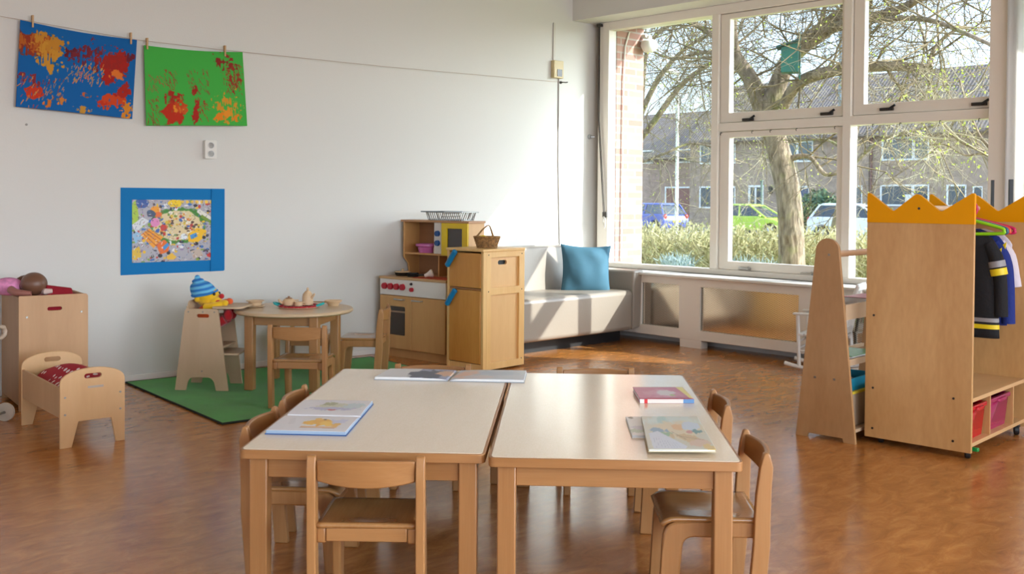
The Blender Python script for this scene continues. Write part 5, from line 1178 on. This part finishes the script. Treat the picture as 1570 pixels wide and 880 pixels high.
lathe_at([(0, 0), (.060, 0), (.072, .042), (.086, .050), (.086, .066), (.080, .066), (.066, .046), (.056, .006), (0, .006)], 36).obj('bowl', plain('pink_plastic', (206, 110, 170), .3), pb)
MB().box(.295, .325, y0+.02, y0+.06, .757, .80).obj('toy_block', M['wood_toy'], None, (k0.x, k0.y, 0), (0, 0, R(ka)), bevel=.003)
tag(bpy.data.objects['toy_block'], 'small wooden block beside the pink basin', 'toy block')
# dish rack on top of the hutch
dc = kt_w(.425, .30, HT+.016)
dr = thing('dish_rack', 'silver wire dish rack on top of the toy kitchen', 'dish rack', dc, ka-0)
CH = plain('rack_silver', (176, 178, 178), .25, metal=.9)
def loop(x, y, z, r=.03): return [Vector((a, b_, z)) for a, b_ in rrect(-x, -y, x, y, r, 5)]
wA, wB = .175, .08
mb = MB(); mb.tube(loop(wA+.025, wB+.02, .062), .0035, 6, closed=True); mb.tube(loop(wA-.01, wB-.01, .004), .0035, 6, closed=True); mb.obj('wire_rim', CH, dr)
mb = MB()
for i in range(17):
    xx = -wA+.015+i*(2*wA-.03)/16
    mb.tube([(xx, -wB-.015, .060), (xx, -wB+.01, .006), (xx, wB-.01, .006), (xx, wB+.015, .060)], .0038, 6)
for yy in (-.05, 0, .05): mb.tube([(-wA-.02, yy, .060), (-wA+.01, yy, .006), (wA-.01, yy, .006), (wA+.02, yy, .060)], .0036, 6)
mb.obj('wire_basket', CH, dr)
MB().prism(rrect(-wA-.04, -wB-.028, .03, wB+.025, .02), [rrect(-wA-.015, -wB-.006, .012, wB+.004, .015)], .060, .068, 'xy').obj('drip_tray', plain('grey_tray', (110, 116, 118), .35, metal=.5), dr)
# ================================================================== TOY FRIDGE
fr = Vector((-.187, 6.90, 0)); fa = -42.0; FW = .345; FD = .415; FH = .826
fd = Vector((math.cos(R(fa)), math.sin(R(fa)), 0)); f0 = fr-fd*FW
fg = thing('toy_fridge', 'wooden toy fridge with two doors and blue handles', 'toy fridge', (f0.x, f0.y, 0), fa)
PN = M['pine']
for a in (0, FW-.022): MB().box(a, a+.022, 0, .03, 0, FH-.018).obj('front_post', PN, fg, bevel=.002)
MB().box(-.006, FW+.006, -.008, FD, FH-.018, FH).obj('top', PN, fg, bevel=.003)
MB().box(.022, FW-.022, .004, .028, .005, .05).obj('bottom_rail', PN, fg, bevel=.001)
MB().box(.022, FW-.022, .004, .028, .548, .560).obj('middle_rail', wood('dark_rail', (150, 100, 54), (170, 118, 66), 'x', 8), fg)
MB().box(0, .02, .03, FD, 0, FH-.018).obj('side_panel', PN, fg)
MB().box(.02, FW-.02, FD-.012, FD, .01, FH-.018).obj('back_panel', PN, fg)
HBL = plain('blue_handle', (12, 118, 168), .35)
for z0, z1, hz_ in ((.055, .545, .50), (.563, FH-.03, .765)):
    d = MB().box(.025, FW-.025, -.004, .012, z0, z1).obj('door', M['pine_door'], fg, bevel=.003)
    MB().tube([(.020, -.022, hz_-.066), (.026, -.024, hz_-.058), (.064, -.026, hz_-.008), (.100, -.024, hz_+.040), (.105, -.022, hz_+.046)], [.010, .019, .019, .019, .010], 14).cyl((.035, -.02, hz_-.045), (.035, 0, hz_-.045), .009).cyl((.092, -.02, hz_+.028), (.092, 0, hz_+.028), .009).obj('handle', HBL, d)
sd = MB().prism([(.03, .012), (FD, .012), (FD, FH-.018), (.03, FH-.018)], [[(.075, .06), (FD-.055, .06), (FD-.055, .515), (.075, .515)], [(.075, .565), (FD-.055, .565), (FD-.055, FH-.058), (.075, FH-.058)]], FW-.024, FW, 'yz').obj('side_frame', PN, fg, bevel=.002)
MB().prism([(.05, .03), (FD-.02, .03), (FD-.02, FH-.03), (.05, FH-.03)], [slot(.205, FH-.095, .09, .03)], FW-.034, FW-.018, 'yz').obj('side_insert', wood('insert', (220, 172, 112), (232, 188, 128), 'z', 6, .4, .12), fg)
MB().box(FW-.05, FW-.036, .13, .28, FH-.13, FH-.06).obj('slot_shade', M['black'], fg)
for yy, zz in ((.05, .54), (FD-.03, .54), (.05, FH-.04), (FD-.03, FH-.04), (FD-.03, .06)): MB().cyl((FW-.001, yy, zz), (FW+.002, yy, zz), .004, n=10).obj('screw', M['dark_steel'], fg)
def fg_w(x, y, z=0.0): c, s = math.cos(R(fa)), math.sin(R(fa)); return Vector((f0.x+c*x-s*y, f0.y+s*x+c*y, z))
# wicker basket
kb = DY(748, 380, 7.03)
bc_ = fg_w(FW*.62, .17, FH)
wk = thing('wicker_basket', 'small brown wicker basket with a hoop handle on the toy fridge', 'basket', bc_, -15)
WK = plain('wicker', (150, 112, 66), .7, var=.25, vscale=60)
mb = MB(); NS = 9
for j in range(NS):
    q = j/(NS-1); rx, ry, z = .066+.022*q, .048+.018*q, .006+.066*q
    mb.tube([Vector(((rx+.003*math.cos(k*PI+j*PI))*math.cos(2*PI*k/28), (ry+.003*math.cos(k*PI+j*PI))*math.sin(2*PI*k/28), z)) for k in range(28)], .0048, 6, closed=True)
mb.lathe([(0, .002), (.055, .002), (.058, .006), (0, .006)], 28)
mb.obj('woven_body', WK, wk)
mb = MB(); mb.tube([Vector((.091*math.cos(2*PI*k/28), .069*math.sin(2*PI*k/28), .076)) for k in range(28)], .006, 8, closed=True); mb.obj('rim', WK, wk)
mb = MB()
for s in (-1, 1): mb.tube([(-.070, s*.012-.02, .075), (-.03, s*.006-.01, .125), (.0, s*.002, .152), (.012, 0, .155), (.02, s*.002, .148), (.028, s*.006+.01, .12), (.036, s*.012+.03, .075)], .0042, 8)
mb.obj('hoop_handle', WK, wk)
tag(MB().ball((0, 0, 0), (.030, .018, .018), 16, 10).obj('toy_lemon', plain('lemon', (226, 200, 30), .5), None, bc_+Vector((-.025, -.02, .070))), 'yellow toy lemon in the wicker basket', 'toy fruit')
# ================================================================== SOFA (room frame)
SF = plain('sofa_vinyl', (150, 139, 126), .36, bump=.05, bscale=60)
so = thing('sofa', 'beige vinyl sofa in the corner under the window', 'sofa', K0, WA)
MB().box(.14, .66, -1.48, -.10, 0, .099).obj('plinth', M['black'], so)
MB().box(.20, .80, -1.46, -.098, .10, .425).obj('seat', SF, so, bevel=.035, seg=4)
bkp = MB().hexa([(.06, -1.46, .10), (.34, -1.46, .10), (.34, -.18, .10), (.06, -.18, .10)], [(.05, -1.46, .775), (.24, -1.46, .775), (.24, -.24, .775), (.05, -.21, .775)])
bkp.obj('backrest', SF, so, bevel=.022, seg=4)
MB().hexa([(.06, -.098, .12), (.79, -.098, .10), (.79, .005, .115), (.06, -.012, .14)], [(.06, -.098, .575), (.80, -.098, .582), (.80, .030, .590), (.06, -.006, .585)]).obj('armrest', SF, so, bevel=.018, seg=4)
MB().box(.06, .80, -1.59, -1.46, .10, .585).obj('armrest', SF, so, bevel=.018, seg=4)
# cushion
cw = .42
def cush(u, v, s):
    x, y = (u-.5)*2, (v-.5)*2
    k = (max(0, 1-x*x)**.55)*(max(0, 1-y*y)**.55)
    px_ = x*(1-.10*(1-y*y)*abs(x)); py_ = y*(1-.10*(1-x*x)*abs(y))
    wr = .004*math.sin(7*x+4*y*y+2*y)*k+.004*math.sin(5*y-6*x*x+1)*k+.003*math.sin(11*x*y+3*y)*k
    return Vector((px_*cw/2, s*(.075*k+.004)+wr, py_*cw/2))
m = MB(); n = 28
m.grid(lambda u, v: cush(u, v, -1), n, n); m.grid(lambda u, v: cush(1-u, v, 1), n, n)
bmesh.ops.remove_doubles(m.b, verts=m.b.verts, dist=.0009)
pc_ = W(.40, -.36, .60)
pp = DY(898, 414, W(.46, -.40).y)
cu = m.obj('cushion', plain('cushion_blue', (62, 106, 126), .8, bump=.15, bscale=18), None, pp, (R(-12), R(2), R(6)), ang=80)
tag(cu, 'light blue cushion leaning in the sofa corner', 'cushion')
# ================================================================== DRESS-UP WARDROBE
A0 = Vector((2.08, 4.663, 0)); wa = 47.0
wd_ = thing('dress_up_wardrobe', 'plywood dress up wardrobe on castors with yellow crown edges', 'wardrobe', A0, wa)
WL, WDp, ZB = .79, .50, .055
ZC, ZT = 1.066, 1.208
PW = wood('wardrobe_ply', (184, 136, 80), (212, 168, 112), 'z', 4.5, .42, .3, fine=.25)
MB().box(0, .018, 0, WDp, .03, ZC).obj('side_panel', PW, wd_, bevel=.002)
MB().box(WL-.018, WL, 0, WDp, .03, ZC).obj('side_panel', PW, wd_, bevel=.002)
def crown(pts): return rnd_poly(pts, [0, 0]+[.02]*(len(pts)-2), 4)
h_ = ZT-ZC
tooth = [(WDp, ZC), (0, ZC), (0, ZT-.004), (WDp*.02, ZT), (WDp*.30, ZC+.053), (WDp*.52, ZT), (WDp*.745, ZC+.053), (WDp*.98, ZT), (WDp, ZT-.004)]
for x0 in (-.001, WL-.019): MB().prism(rnd_poly(tooth, [0, 0, .01, .012, .012, .02, .012, .012, .01], 4), [], x0, x0+.020, 'yz').obj('crown_edge', M['crown'], wd_, bevel=.002)
MB().box(.018, WL-.018, .478, .490, .055, .276).obj('back_panel', PW, wd_, bevel=.001)
MB().box(.018, WL-.018, .004, .478, .258, .276).obj('shelf', M['ply_x'], wd_, bevel=.001)
MB().box(.018, WL-.018, .004, .478, .055, .073).obj('bottom', M['ply_x'], wd_, bevel=.001)
for xx in (.278, .610): MB().box(xx-.006, xx+.006, .01, .478, .073, .258).obj('divider', PW, wd_)
MB().cyl((.018, WDp*.5, 1.135), (WL-.018, WDp*.5, 1.135), .013, n=16).obj('clothes_rail', wood('rail_wood', (206, 172, 140), (220, 190, 158), 'x', 10), wd_)
MB().cyl((-.003, WDp*.5, 1.135), (.0, WDp*.5, 1.135), .006, n=12).obj('screw', M['dark_steel'], wd_)
for yy, zz in ((.46, .27), (.08, .27), (.46, .075), (.08, .075), (.46, .62)): MB().cyl((-.002, yy, zz), (.001, yy, zz), .0055, n=10).obj('screw', M['dark_steel'], wd_)
GRP = plain('brake_green', (20, 140, 60), .4)
for xx, yy in ((.034, .026), (WL-.09, .022), (.055, .44), (WL-.06, .44)):
    cst = MB().mark().lathe([(0, -.012), (.022, -.012), (.026, -.008), (.026, .008), (.022, .012), (0, .012)], 24).xf(Matrix.Translation((xx, yy, .026))@Matrix.Rotation(R(90), 4, 'X')@Matrix.Rotation(R(25), 4, 'Y')).obj('caster', M['black'], wd_)
    MB().box(xx-.012, xx+.012, yy-.016, yy+.016, .038, .056).obj('fork', M['black'], cst, bevel=.003)
MB().box(.050, .072, -.014, .02, .030, .048).obj('brake_pedal', GRP, wd_, bevel=.005)
def ww(x, y, z=0.0): c, s = math.cos(R(wa)), math.sin(R(wa)); return Vector((A0.x+c*x-s*y, A0.y+s*x+c*y, z))
# storage trays
def tray(label, x0, x1, colr, tr_=.25):
    t = thing('plastic_tray', label, 'storage tray', ww((x0+x1)/2, .03, .0735), wa, 'plastic trays under the wardrobe shelf')
    P = plain('tray_%d' % int(colr[2]), colr, .25, trans=tr_); w = (x1-x0)/2
    lo = [(-w*.86, .012, 0), (w*.86, .012, 0), (w*.86, .38, 0), (-w*.86, .38, 0)]; hi = [(-w*.94, 0, .145), (w*.94, 0, .145), (w*.94, .40, .145), (-w*.94, .40, .145)]
    m = MB(); L_ = [m.b.verts.new(p) for p in lo]; H_ = [m.b.verts.new(p) for p in hi]
    m.b.faces.new(L_[::-1])
    for i in range(4): m.b.faces.new((L_[i], L_[(i+1) % 4], H_[(i+1) % 4], H_[i]))
    m.obj('tub', P, t, solid=.004)
    MB().prism(rrect(-w, -.014, w, .414, .02), [rrect(-w*.90, .006, w*.90, .394, .015)], .138, .158, 'xy').obj('rim', P, t, bevel=.004)
    MB().prism([(-w*.35, -.014), (w*.35, -.014), (w*.30, -.026), (-w*.30, -.026)], [], .136, .150, 'xy').obj('grip', P, t, bevel=.003)
    MB().box(-w*.7, w*.7, .04, .36, .004, .09).obj('contents', plain('tray_in_%d' % int(colr[2]), [c*.75 for c in colr], .7), t, bevel=.02)
    return t
tray('red plastic tray in the left compartment of the wardrobe', .022, .269, (214, 20, 34))
tray('magenta plastic tray in the second compartment of the wardrobe', .287, .600, (186, 40, 96))
# hangers and dress-up clothes
def hanger(x, colr, label, w=.20, tilt=0.0):
    hgr = thing('clothes_hanger', label, 'clothes hanger', ww(x, WDp*.5, 1.135), wa, 'coloured hangers on the wardrobe rail')
    P = plain('hanger_%d_%d' % (int(colr[0]), int(colr[1])), colr, .35)
    MB().tube([(0, .017, -.004), (0, .020, .012), (0, .002, .026), (0, -.022, .018), (0, -.030, -.004), (0, -.022, -.026), (0, 0, -.040), (0, 0, -.055)], .0075, 10).obj('hook', P, hgr)
    MB().tube(smooth_path([(0, 0, -.048), (0, -.06, -.062), (0, -w+.015, -.095), (0, -w, -.110), (0, -w+.012, -.122), (0, -.06, -.128), (0, .06, -.128), (0, w-.012, -.122), (0, w, -.110), (0, w-.015, -.095), (0, .06, -.062), (0, 0, -.048)], 4), .0085, 10).obj('frame', P, hgr)
    return hgr
def jacket(name, label, x, colr, zb, cat, bands=(), sl_bands=(), w=.145, sl=.36, th=.030, extra=None):
    j = thing(name, label, cat, ww(x, WDp*.5, 0), wa, None)
    CM = plain(name+'_cloth', colr, .85, bump=.3, bscale=60)
    zt = 1.03
    def prof(q):                                            # q 0 bottom .. 1 neck
        ww_ = np.interp(q, [0, .1, .6, .82, .92, 1], [w*1.02, w, w*.92, w*.98, w*.80, w*.28]); t_ = np.interp(q, [0, .6, .9, 1], [th*1.1, th, th*.9, th*.8]); return ww_, t_
    def body(u, v):
        a = 2*PI*u; ww_, t_ = prof(v); wob = 1+.10*math.sin(5*a+3*v)
        return Vector((t_*wob*math.copysign(abs(math.cos(a))**.7, math.cos(a)), ww_*math.copysign(abs(math.sin(a))**.8, math.sin(a)), zb+(zt-zb)*v))
    MB().grid(body, 40, 26, wrap=True).obj('body', CM, j, ang=70, solid=.003)
    for s in (-1, 1):
        y0 = s*w*.84; P = [(0, y0*.8, zt-.07), (.0, y0*1.06, zt-.14), (.004, y0*1.20, zt-.24), (.006, y0*1.24, zt-.07-sl)]
        Rr = [.030, .036, .032, .034]
        slv = MB().tube(smooth_path(P, 5), list(np.interp(np.linspace(0, 3, 16), range(4), Rr)), 14).obj('sleeve', CM, j)
        for q0, q1, c in sl_bands:
            pp = [Vector(P[1])*(1-q)+Vector(P[2])*q for q in (q0, q1)]
            MB().tube(pp, .0405, 14).obj('sleeve_band', c, slv)
    for z0, z1, c in bands:
        m = MB()
        m.grid(lambda u, v, z0=z0, z1=z1: (lambda b_: Vector((b_.x*1.04+math.copysign(.0012, b_.x), b_.y*1.01+math.copysign(.0012, b_.y), b_.z)))(body(u, ((z0+(z1-z0)*v)-zb)/(zt-zb))), 40, 2, wrap=True)
        m.obj('reflective_band', c, j, ang=70)
    if extra: extra(j)
    return j
SIL = plain('silver_band', (150, 148, 150), .5); YBD = plain('yellow_band', (236, 210, 30), .5)
hanger(.555, (150, 220, 30), 'lime green clothes hanger at the front of the wardrobe rail')
hanger(.60, (60, 100, 130), 'blue grey clothes hanger behind the lime green one')
hanger(.635, (226, 80, 50), 'orange red clothes hanger behind the blue grey one')
hanger(.68, (206, 40, 96), 'pink clothes hanger behind the orange red one', w=.21)
jacket('firefighter_jacket', 'black firefighter dress up jacket with yellow and silver bands', .578, (20, 19, 22), .49, 'jacket', [(.570, .590, SIL), (.536, .558, YBD)], [(.15, .45, SIL), (.52, .85, YBD)], w=.175)
bj = jacket('dress_up_jacket', 'dark blue dress up jacket with yellow marks behind the black jacket', .655, (24, 44, 120), .55, 'jacket', [], [], w=.185, sl=.40, th=.022)
for i in range(4): MB().prism([(-.195+.022*i, .97-.03*i), (-.178+.022*i, .955-.03*i), (-.190+.022*i, .935-.03*i)], [], -.046, -.040, 'yz').obj('yellow_mark', YBD, bj)
jacket('white_shirt', 'white dress up shirt hanging beside the blue jacket', .728, (214, 206, 214), .62, 'shirt', w=.19, sl=.22, th=.016)
# black stand behind the wardrobe
p1 = DY(1522, 276, 6.25); p2 = DY(1550, 275, 6.05)
bs = thing('black_stand', 'black metal stand with two uprights behind the wardrobe crown', 'stand', (p1.x, p1.y, 0))
q2_ = p2-Vector((p1.x, p1.y, 0))
MB().box(-.008, .008, -.008, .008, .02, p1.z).obj('upright', M['black'], bs, bevel=.002)
MB().box(q2_.x-.012, q2_.x+.012, q2_.y-.008, q2_.y+.008, .02, p2.z).obj('upright', M['black'], bs, bevel=.002)
MB().cyl((0, 0, .5), (q2_.x, q2_.y, .5), .008).cyl((0, 0, .2), (q2_.x, q2_.y, .2), .008).obj('crossbar', M['black'], bs)
MB().box(-.05, q2_.x+.05, q2_.y-.08, .08, 0, .02).obj('foot_plate', M['black'], bs, bevel=.004)
# ================================================================== A-FRAME BOOK STAND
a0 = Vector((1.424, 5.158, 0)); aa = -42.7
af = thing('book_stand', 'A shaped plywood book stand with rounded top beside the wardrobe', 'book stand', a0, aa)
AP = wood('astand_ply', (160, 118, 74), (186, 144, 98), 'z', 4.5, .45, .3, fine=.25)
AW, AH = .311, .985
arc = [(AW*.5+.060*math.cos(a), AH-.060+.060*math.sin(a)) for a in [R(4)+(PI-R(8))*i/14 for i in range(15)]]
o = [(0, 0), (.060, 0), (.066, .020), (AW-.066, .020), (AW-.060, 0), (AW, 0)]+arc
AL = .66
for y0 in (0, AL): MB().prism(o, [], y0, y0+.018).obj('side_panel', AP, af, bevel=.004)
for xx, zz in ((.165, .905), (.10, .30), (.20, .30)): MB().cyl((xx, -.002, zz), (xx, .002, zz), .006, n=10).obj('screw', M['screw'], af)
MB().cyl((AW*.5, .018, .905), (AW*.5, AL, .905), .016, n=16).obj('top_bar', wood('bar_wood', (206, 160, 120), (220, 178, 138), 'y', 10), af)
for z0, z1, hw_ in ((.59, .665, .085), (.37, .40, .105), (.05, .065, .135)):
    MB().box(AW*.5-hw_, AW*.5+hw_, .018, AL, z0, z0+.012).obj('shelf', M['ply_grey'], af)
    for s in (-1, 1): MB().box(AW*.5+s*hw_-.006, AW*.5+s*hw_+.006, .018, AL, z0, z1).obj('lip', M['ply_grey'], af)
def aw(x, y, z=0.0): c, s = math.cos(R(aa)), math.sin(R(aa)); return Vector((a0.x+c*x-s*y, a0.y+s*x+c*y, z))
def loose_book(label, x, y, z, wx_, wy_, th_, colr, tilt=0):
    b_ = thing('picture_book', label, 'book', aw(x, y, z), aa+tilt)
    C_ = plain('cover_%d_%d' % (int(colr[0]), int(colr[2])), colr, .4)
    MB().box(-wx_/2+.003, wx_/2-.003, -wy_/2+.003, wy_/2-.003, .0015, th_-.0015).obj('pages', M['paper'], b_)
    MB().box(-wx_/2, wx_/2, -wy_/2, wy_/2, 0, .002).obj('back_cover', C_, b_); MB().box(-wx_/2, wx_/2, -wy_/2, wy_/2, th_-.002, th_).obj('front_cover', C_, b_)
    return b_
loose_book('dark book on the top shelf of the book stand', AW*.5, .15, .6025, .14, .22, .012, (50, 56, 66)); loose_book('red book lying on the top shelf of the book stand', AW*.5+.005, .43, .6025, .14, .24, .075, (186, 24, 44))
loose_book('green book on the middle shelf of the book stand', AW*.5+.01, .25, .3825, .16, .30, .024, (70, 150, 60))
# bins at the bottom of the stand
for (nm, lb, y0, y1, z0, z1, c1_, c2_) in (('storage_bin', 'pale bin with a yellow rim in the bottom of the book stand', .06, .36, .0655, .225, (196, 176, 150), (226, 200, 60)),):
    t = thing(nm, lb, 'bin', aw(AW*.5, (y0+y1)/2, z0), aa)
    MB().prism(rrect(-.10, -.15, .10, .15, .02), [rrect(-.092, -.142, .092, .142, .015)], .003, z1-z0, 'xy').box(-.099, .099, -.149, .149, 0, .004).obj('tub', plain('bin_pale', c1_, .4), t)
    MB().prism(rrect(-.108, -.158, .108, .158, .02), [rrect(-.092, -.142, .092, .142, .015)], z1-z0, z1-z0+.012, 'xy').obj('rim', plain('bin_rim', c2_, .4), t)
t = thing('storage_crate', 'teal crate stacked above the pale bin in the book stand', 'crate', aw(AW*.5, .21, .238), aa)
MB().prism(rrect(-.095, -.15, .095, .15, .015), [rrect(-.088, -.143, .088, .143, .012)], .003, .062, 'xy').box(-.094, .094, -.149, .149, 0, .004).obj('tub', plain('teal', (10, 130, 160), .4), t)
tag(MB().box(-.08, .08, -.13, .13, 0, .02).obj('paper_stack', M['paper'], None, aw(AW*.5, .21, .2425), (0, 0, R(aa)), bevel=.002), 'stack of white paper in the teal crate', 'paper')
# ================================================================== WHITE ROCKING CHAIR (behind the stand)
tipp = FL(1203, 557, .045)
fc = 150.0
rk = thing('rocking_chair', 'small white wooden rocking chair by the radiator cover', 'rocking chair', (tipp.x, tipp.y, 0), fc)
RW = plain('rocker_white', (226, 222, 214), .4)
# local: +x = facing direction, chair extends to -x; near runner at y = 0, far runner at y = -.26
YO = -.26
for y in (0, YO): MB().tube([(-.54+.54*i/12, y, .016+.06*((i/12-.5)*2)**2*(.55 if i > 6 else .75)) for i in range(13)], .014, 10).obj('runner', RW, rk)
for y in (0, YO):
    MB().cyl((-.10, y, .025), (-.085, y, .385), .013, n=10).obj('front_leg', RW, rk)
    MB().cyl((-.40, y, .025), (-.385, y, .25), .013, n=10).obj('rear_leg', RW, rk)
    MB().box(-.40, -.055, y-.02, y+.02, .385, .40).obj('armrest', RW, rk, bevel=.005)
    MB().tube([(-.375, y*.94-.008, .22), (-.42, y*.94-.008, .42), (-.48, y*.94-.008, .60)], .013, 10).obj('back_post', RW, rk)
    MB().cyl((-.10, y, .14), (-.39, y, .14), .008).obj('stretcher', RW, rk)
MB().cyl((-.10, 0, .16), (-.10, YO, .16), .008).cyl((-.10, 0, .21), (-.10, YO, .21), .008).obj('front_stretcher', RW, rk)
for i in range(7): MB().box(-.395+.045*i, -.358+.045*i, YO-.012, .012, .245, .259).obj('seat_slat', RW, rk, bevel=.003)
for z0 in (.29, .585):
    x0 = np.interp(z0, [.22, .42, .60], [-.375, -.42, -.48]); MB().box(x0-.01, x0+.01, YO+.01, -.01, z0-.02, z0+.025).obj('back_rail', RW, rk, bevel=.004)
for i in range(5): MB().tube([(-.392, -.045-.043*i, .30), (-.42, -.045-.043*i, .42), (-.474, -.045-.043*i, .58)], .007, 8).obj('back_spindle', RW, rk)

# ================================================================== LIGHT, WORLD, CAMERA
# added area lights for room fill, at openings in the unseen side and rear walls
def fill_light(x, d, z, sx, sy, en, t_dir, d_dir):
    L = bpy.data.lights.new('window_fill', 'AREA'); L.shape = 'RECTANGLE'; L.size = sx; L.size_y = sy; L.energy = en; L.color = (.76, .88, 1)
    o = bpy.data.objects.new('window_fill', L); COL.objects.link(o); o.location = W(x, d, z)
    dv = W(t_dir, d_dir, -.22)-W(0, 0, 0); o.rotation_euler = (-dv).to_track_quat('Z', 'Y').to_euler()
for a in (-9.0, -6.1, -3.2): fill_light(9.98, a+1.2, 1.55, 2.2, 1.9, 96, -1, 0)
for a in (.4, 3.6, 6.8): fill_light(a+1.3, -11.78, 1.6, 2.4, 1.8, 5, 0, 1)
# portal that guides the sky light through the front windows (emits nothing itself)
L = bpy.data.lights.new('window_portal', 'AREA'); L.shape = 'RECTANGLE'; L.size = 3.5; L.size_y = 2.2; L.cycles.is_portal = True
o = bpy.data.objects.new('window_portal', L); COL.objects.link(o); o.location = W(1.85, .40, 1.63)
dv = W(0, -1, 0)-W(0, 0, 0); o.rotation_euler = (-dv).to_track_quat('Z', 'Y').to_euler()
# sun
sd_ = (W(-1.65, -1, -1.03)-W(0, 0, 0)).normalized()
L = bpy.data.lights.new('sun', 'SUN'); L.energy = 7.2; L.angle = R(.6); L.color = (1, .985, .96)
o = bpy.data.objects.new('sun', L); COL.objects.link(o); o.rotation_euler = (-sd_).to_track_quat('Z', 'Y').to_euler(); o.location = W(12, 8, 9)
wo = bpy.data.worlds.new('sky'); SC.world = wo; wo.use_nodes = True; nt = wo.node_tree
bg = nt.nodes['Background']; sk = nt.nodes.new('ShaderNodeTexSky'); sk.sky_type = 'NISHITA'; sk.sun_disc = False; sk.sun_elevation = R(27); sk.air_density = 1.0; sk.dust_density = 2.5; sk.ozone_density = 1.0
sk.sun_rotation = math.atan2(-sd_.x, -sd_.y)
hs = nt.nodes.new('ShaderNodeHueSaturation'); hs.inputs['Saturation'].default_value = .45
nt.links.new(sk.outputs['Color'], hs.inputs['Color']); tn = nt.nodes.new('ShaderNodeMix'); tn.data_type = 'RGBA'; tn.blend_type = 'MULTIPLY'; tn.inputs[0].default_value = 1; tn.inputs[7].default_value = (.82, .96, 1.16, 1)
nt.links.new(hs.outputs['Color'], tn.inputs[6]); nt.links.new(tn.outputs[2], bg.inputs['Color']); bg.inputs['Strength'].default_value = .53
# camera
cam = bpy.data.cameras.new('camera'); co = bpy.data.objects.new('camera', cam); COL.objects.link(co)
cam.sensor_fit = 'HORIZONTAL'; cam.sensor_width = 36; cam.lens = 36*FOC/1570; cam.shift_x = 0; cam.shift_y = -(440-PCY)/1570
def cw_(x, y, z):
    c, s = math.cos(ROLL), math.sin(ROLL); x, z = c*x+s*z, -s*x+c*z
    c, s = math.cos(PITCH), math.sin(PITCH); y, z = c*y+s*z, -s*y+c*z
    return Vector((x, y, z))
rx_, up_, fw_ = cw_(1, 0, 0), cw_(0, 0, 1), cw_(0, 1, 0)
Mx = Matrix(((rx_.x, up_.x, -fw_.x, 0), (rx_.y, up_.y, -fw_.y, 0), (rx_.z, up_.z, -fw_.z, CAMH), (0, 0, 0, 1)))
co.matrix_world = Mx; cam.clip_start = .05; cam.clip_end = 300
SC.camera = co
SC.view_settings.view_transform = 'Standard'; SC.view_settings.look = 'None'; SC.view_settings.gamma = 1; SC.view_settings.use_curve_mapping = False
SC.view_settings.exposure = 0.36
SC.cycles.use_denoising = True
SC.cycles.max_bounces = 8; SC.cycles.diffuse_bounces = 4; SC.cycles.glossy_bounces = 4; SC.cycles.transparent_max_bounces = 12; SC.cycles.transmission_bounces = 6
SC.cycles.sample_clamp_indirect = 6; SC.cycles.caustics_reflective = False; SC.cycles.caustics_refractive = False
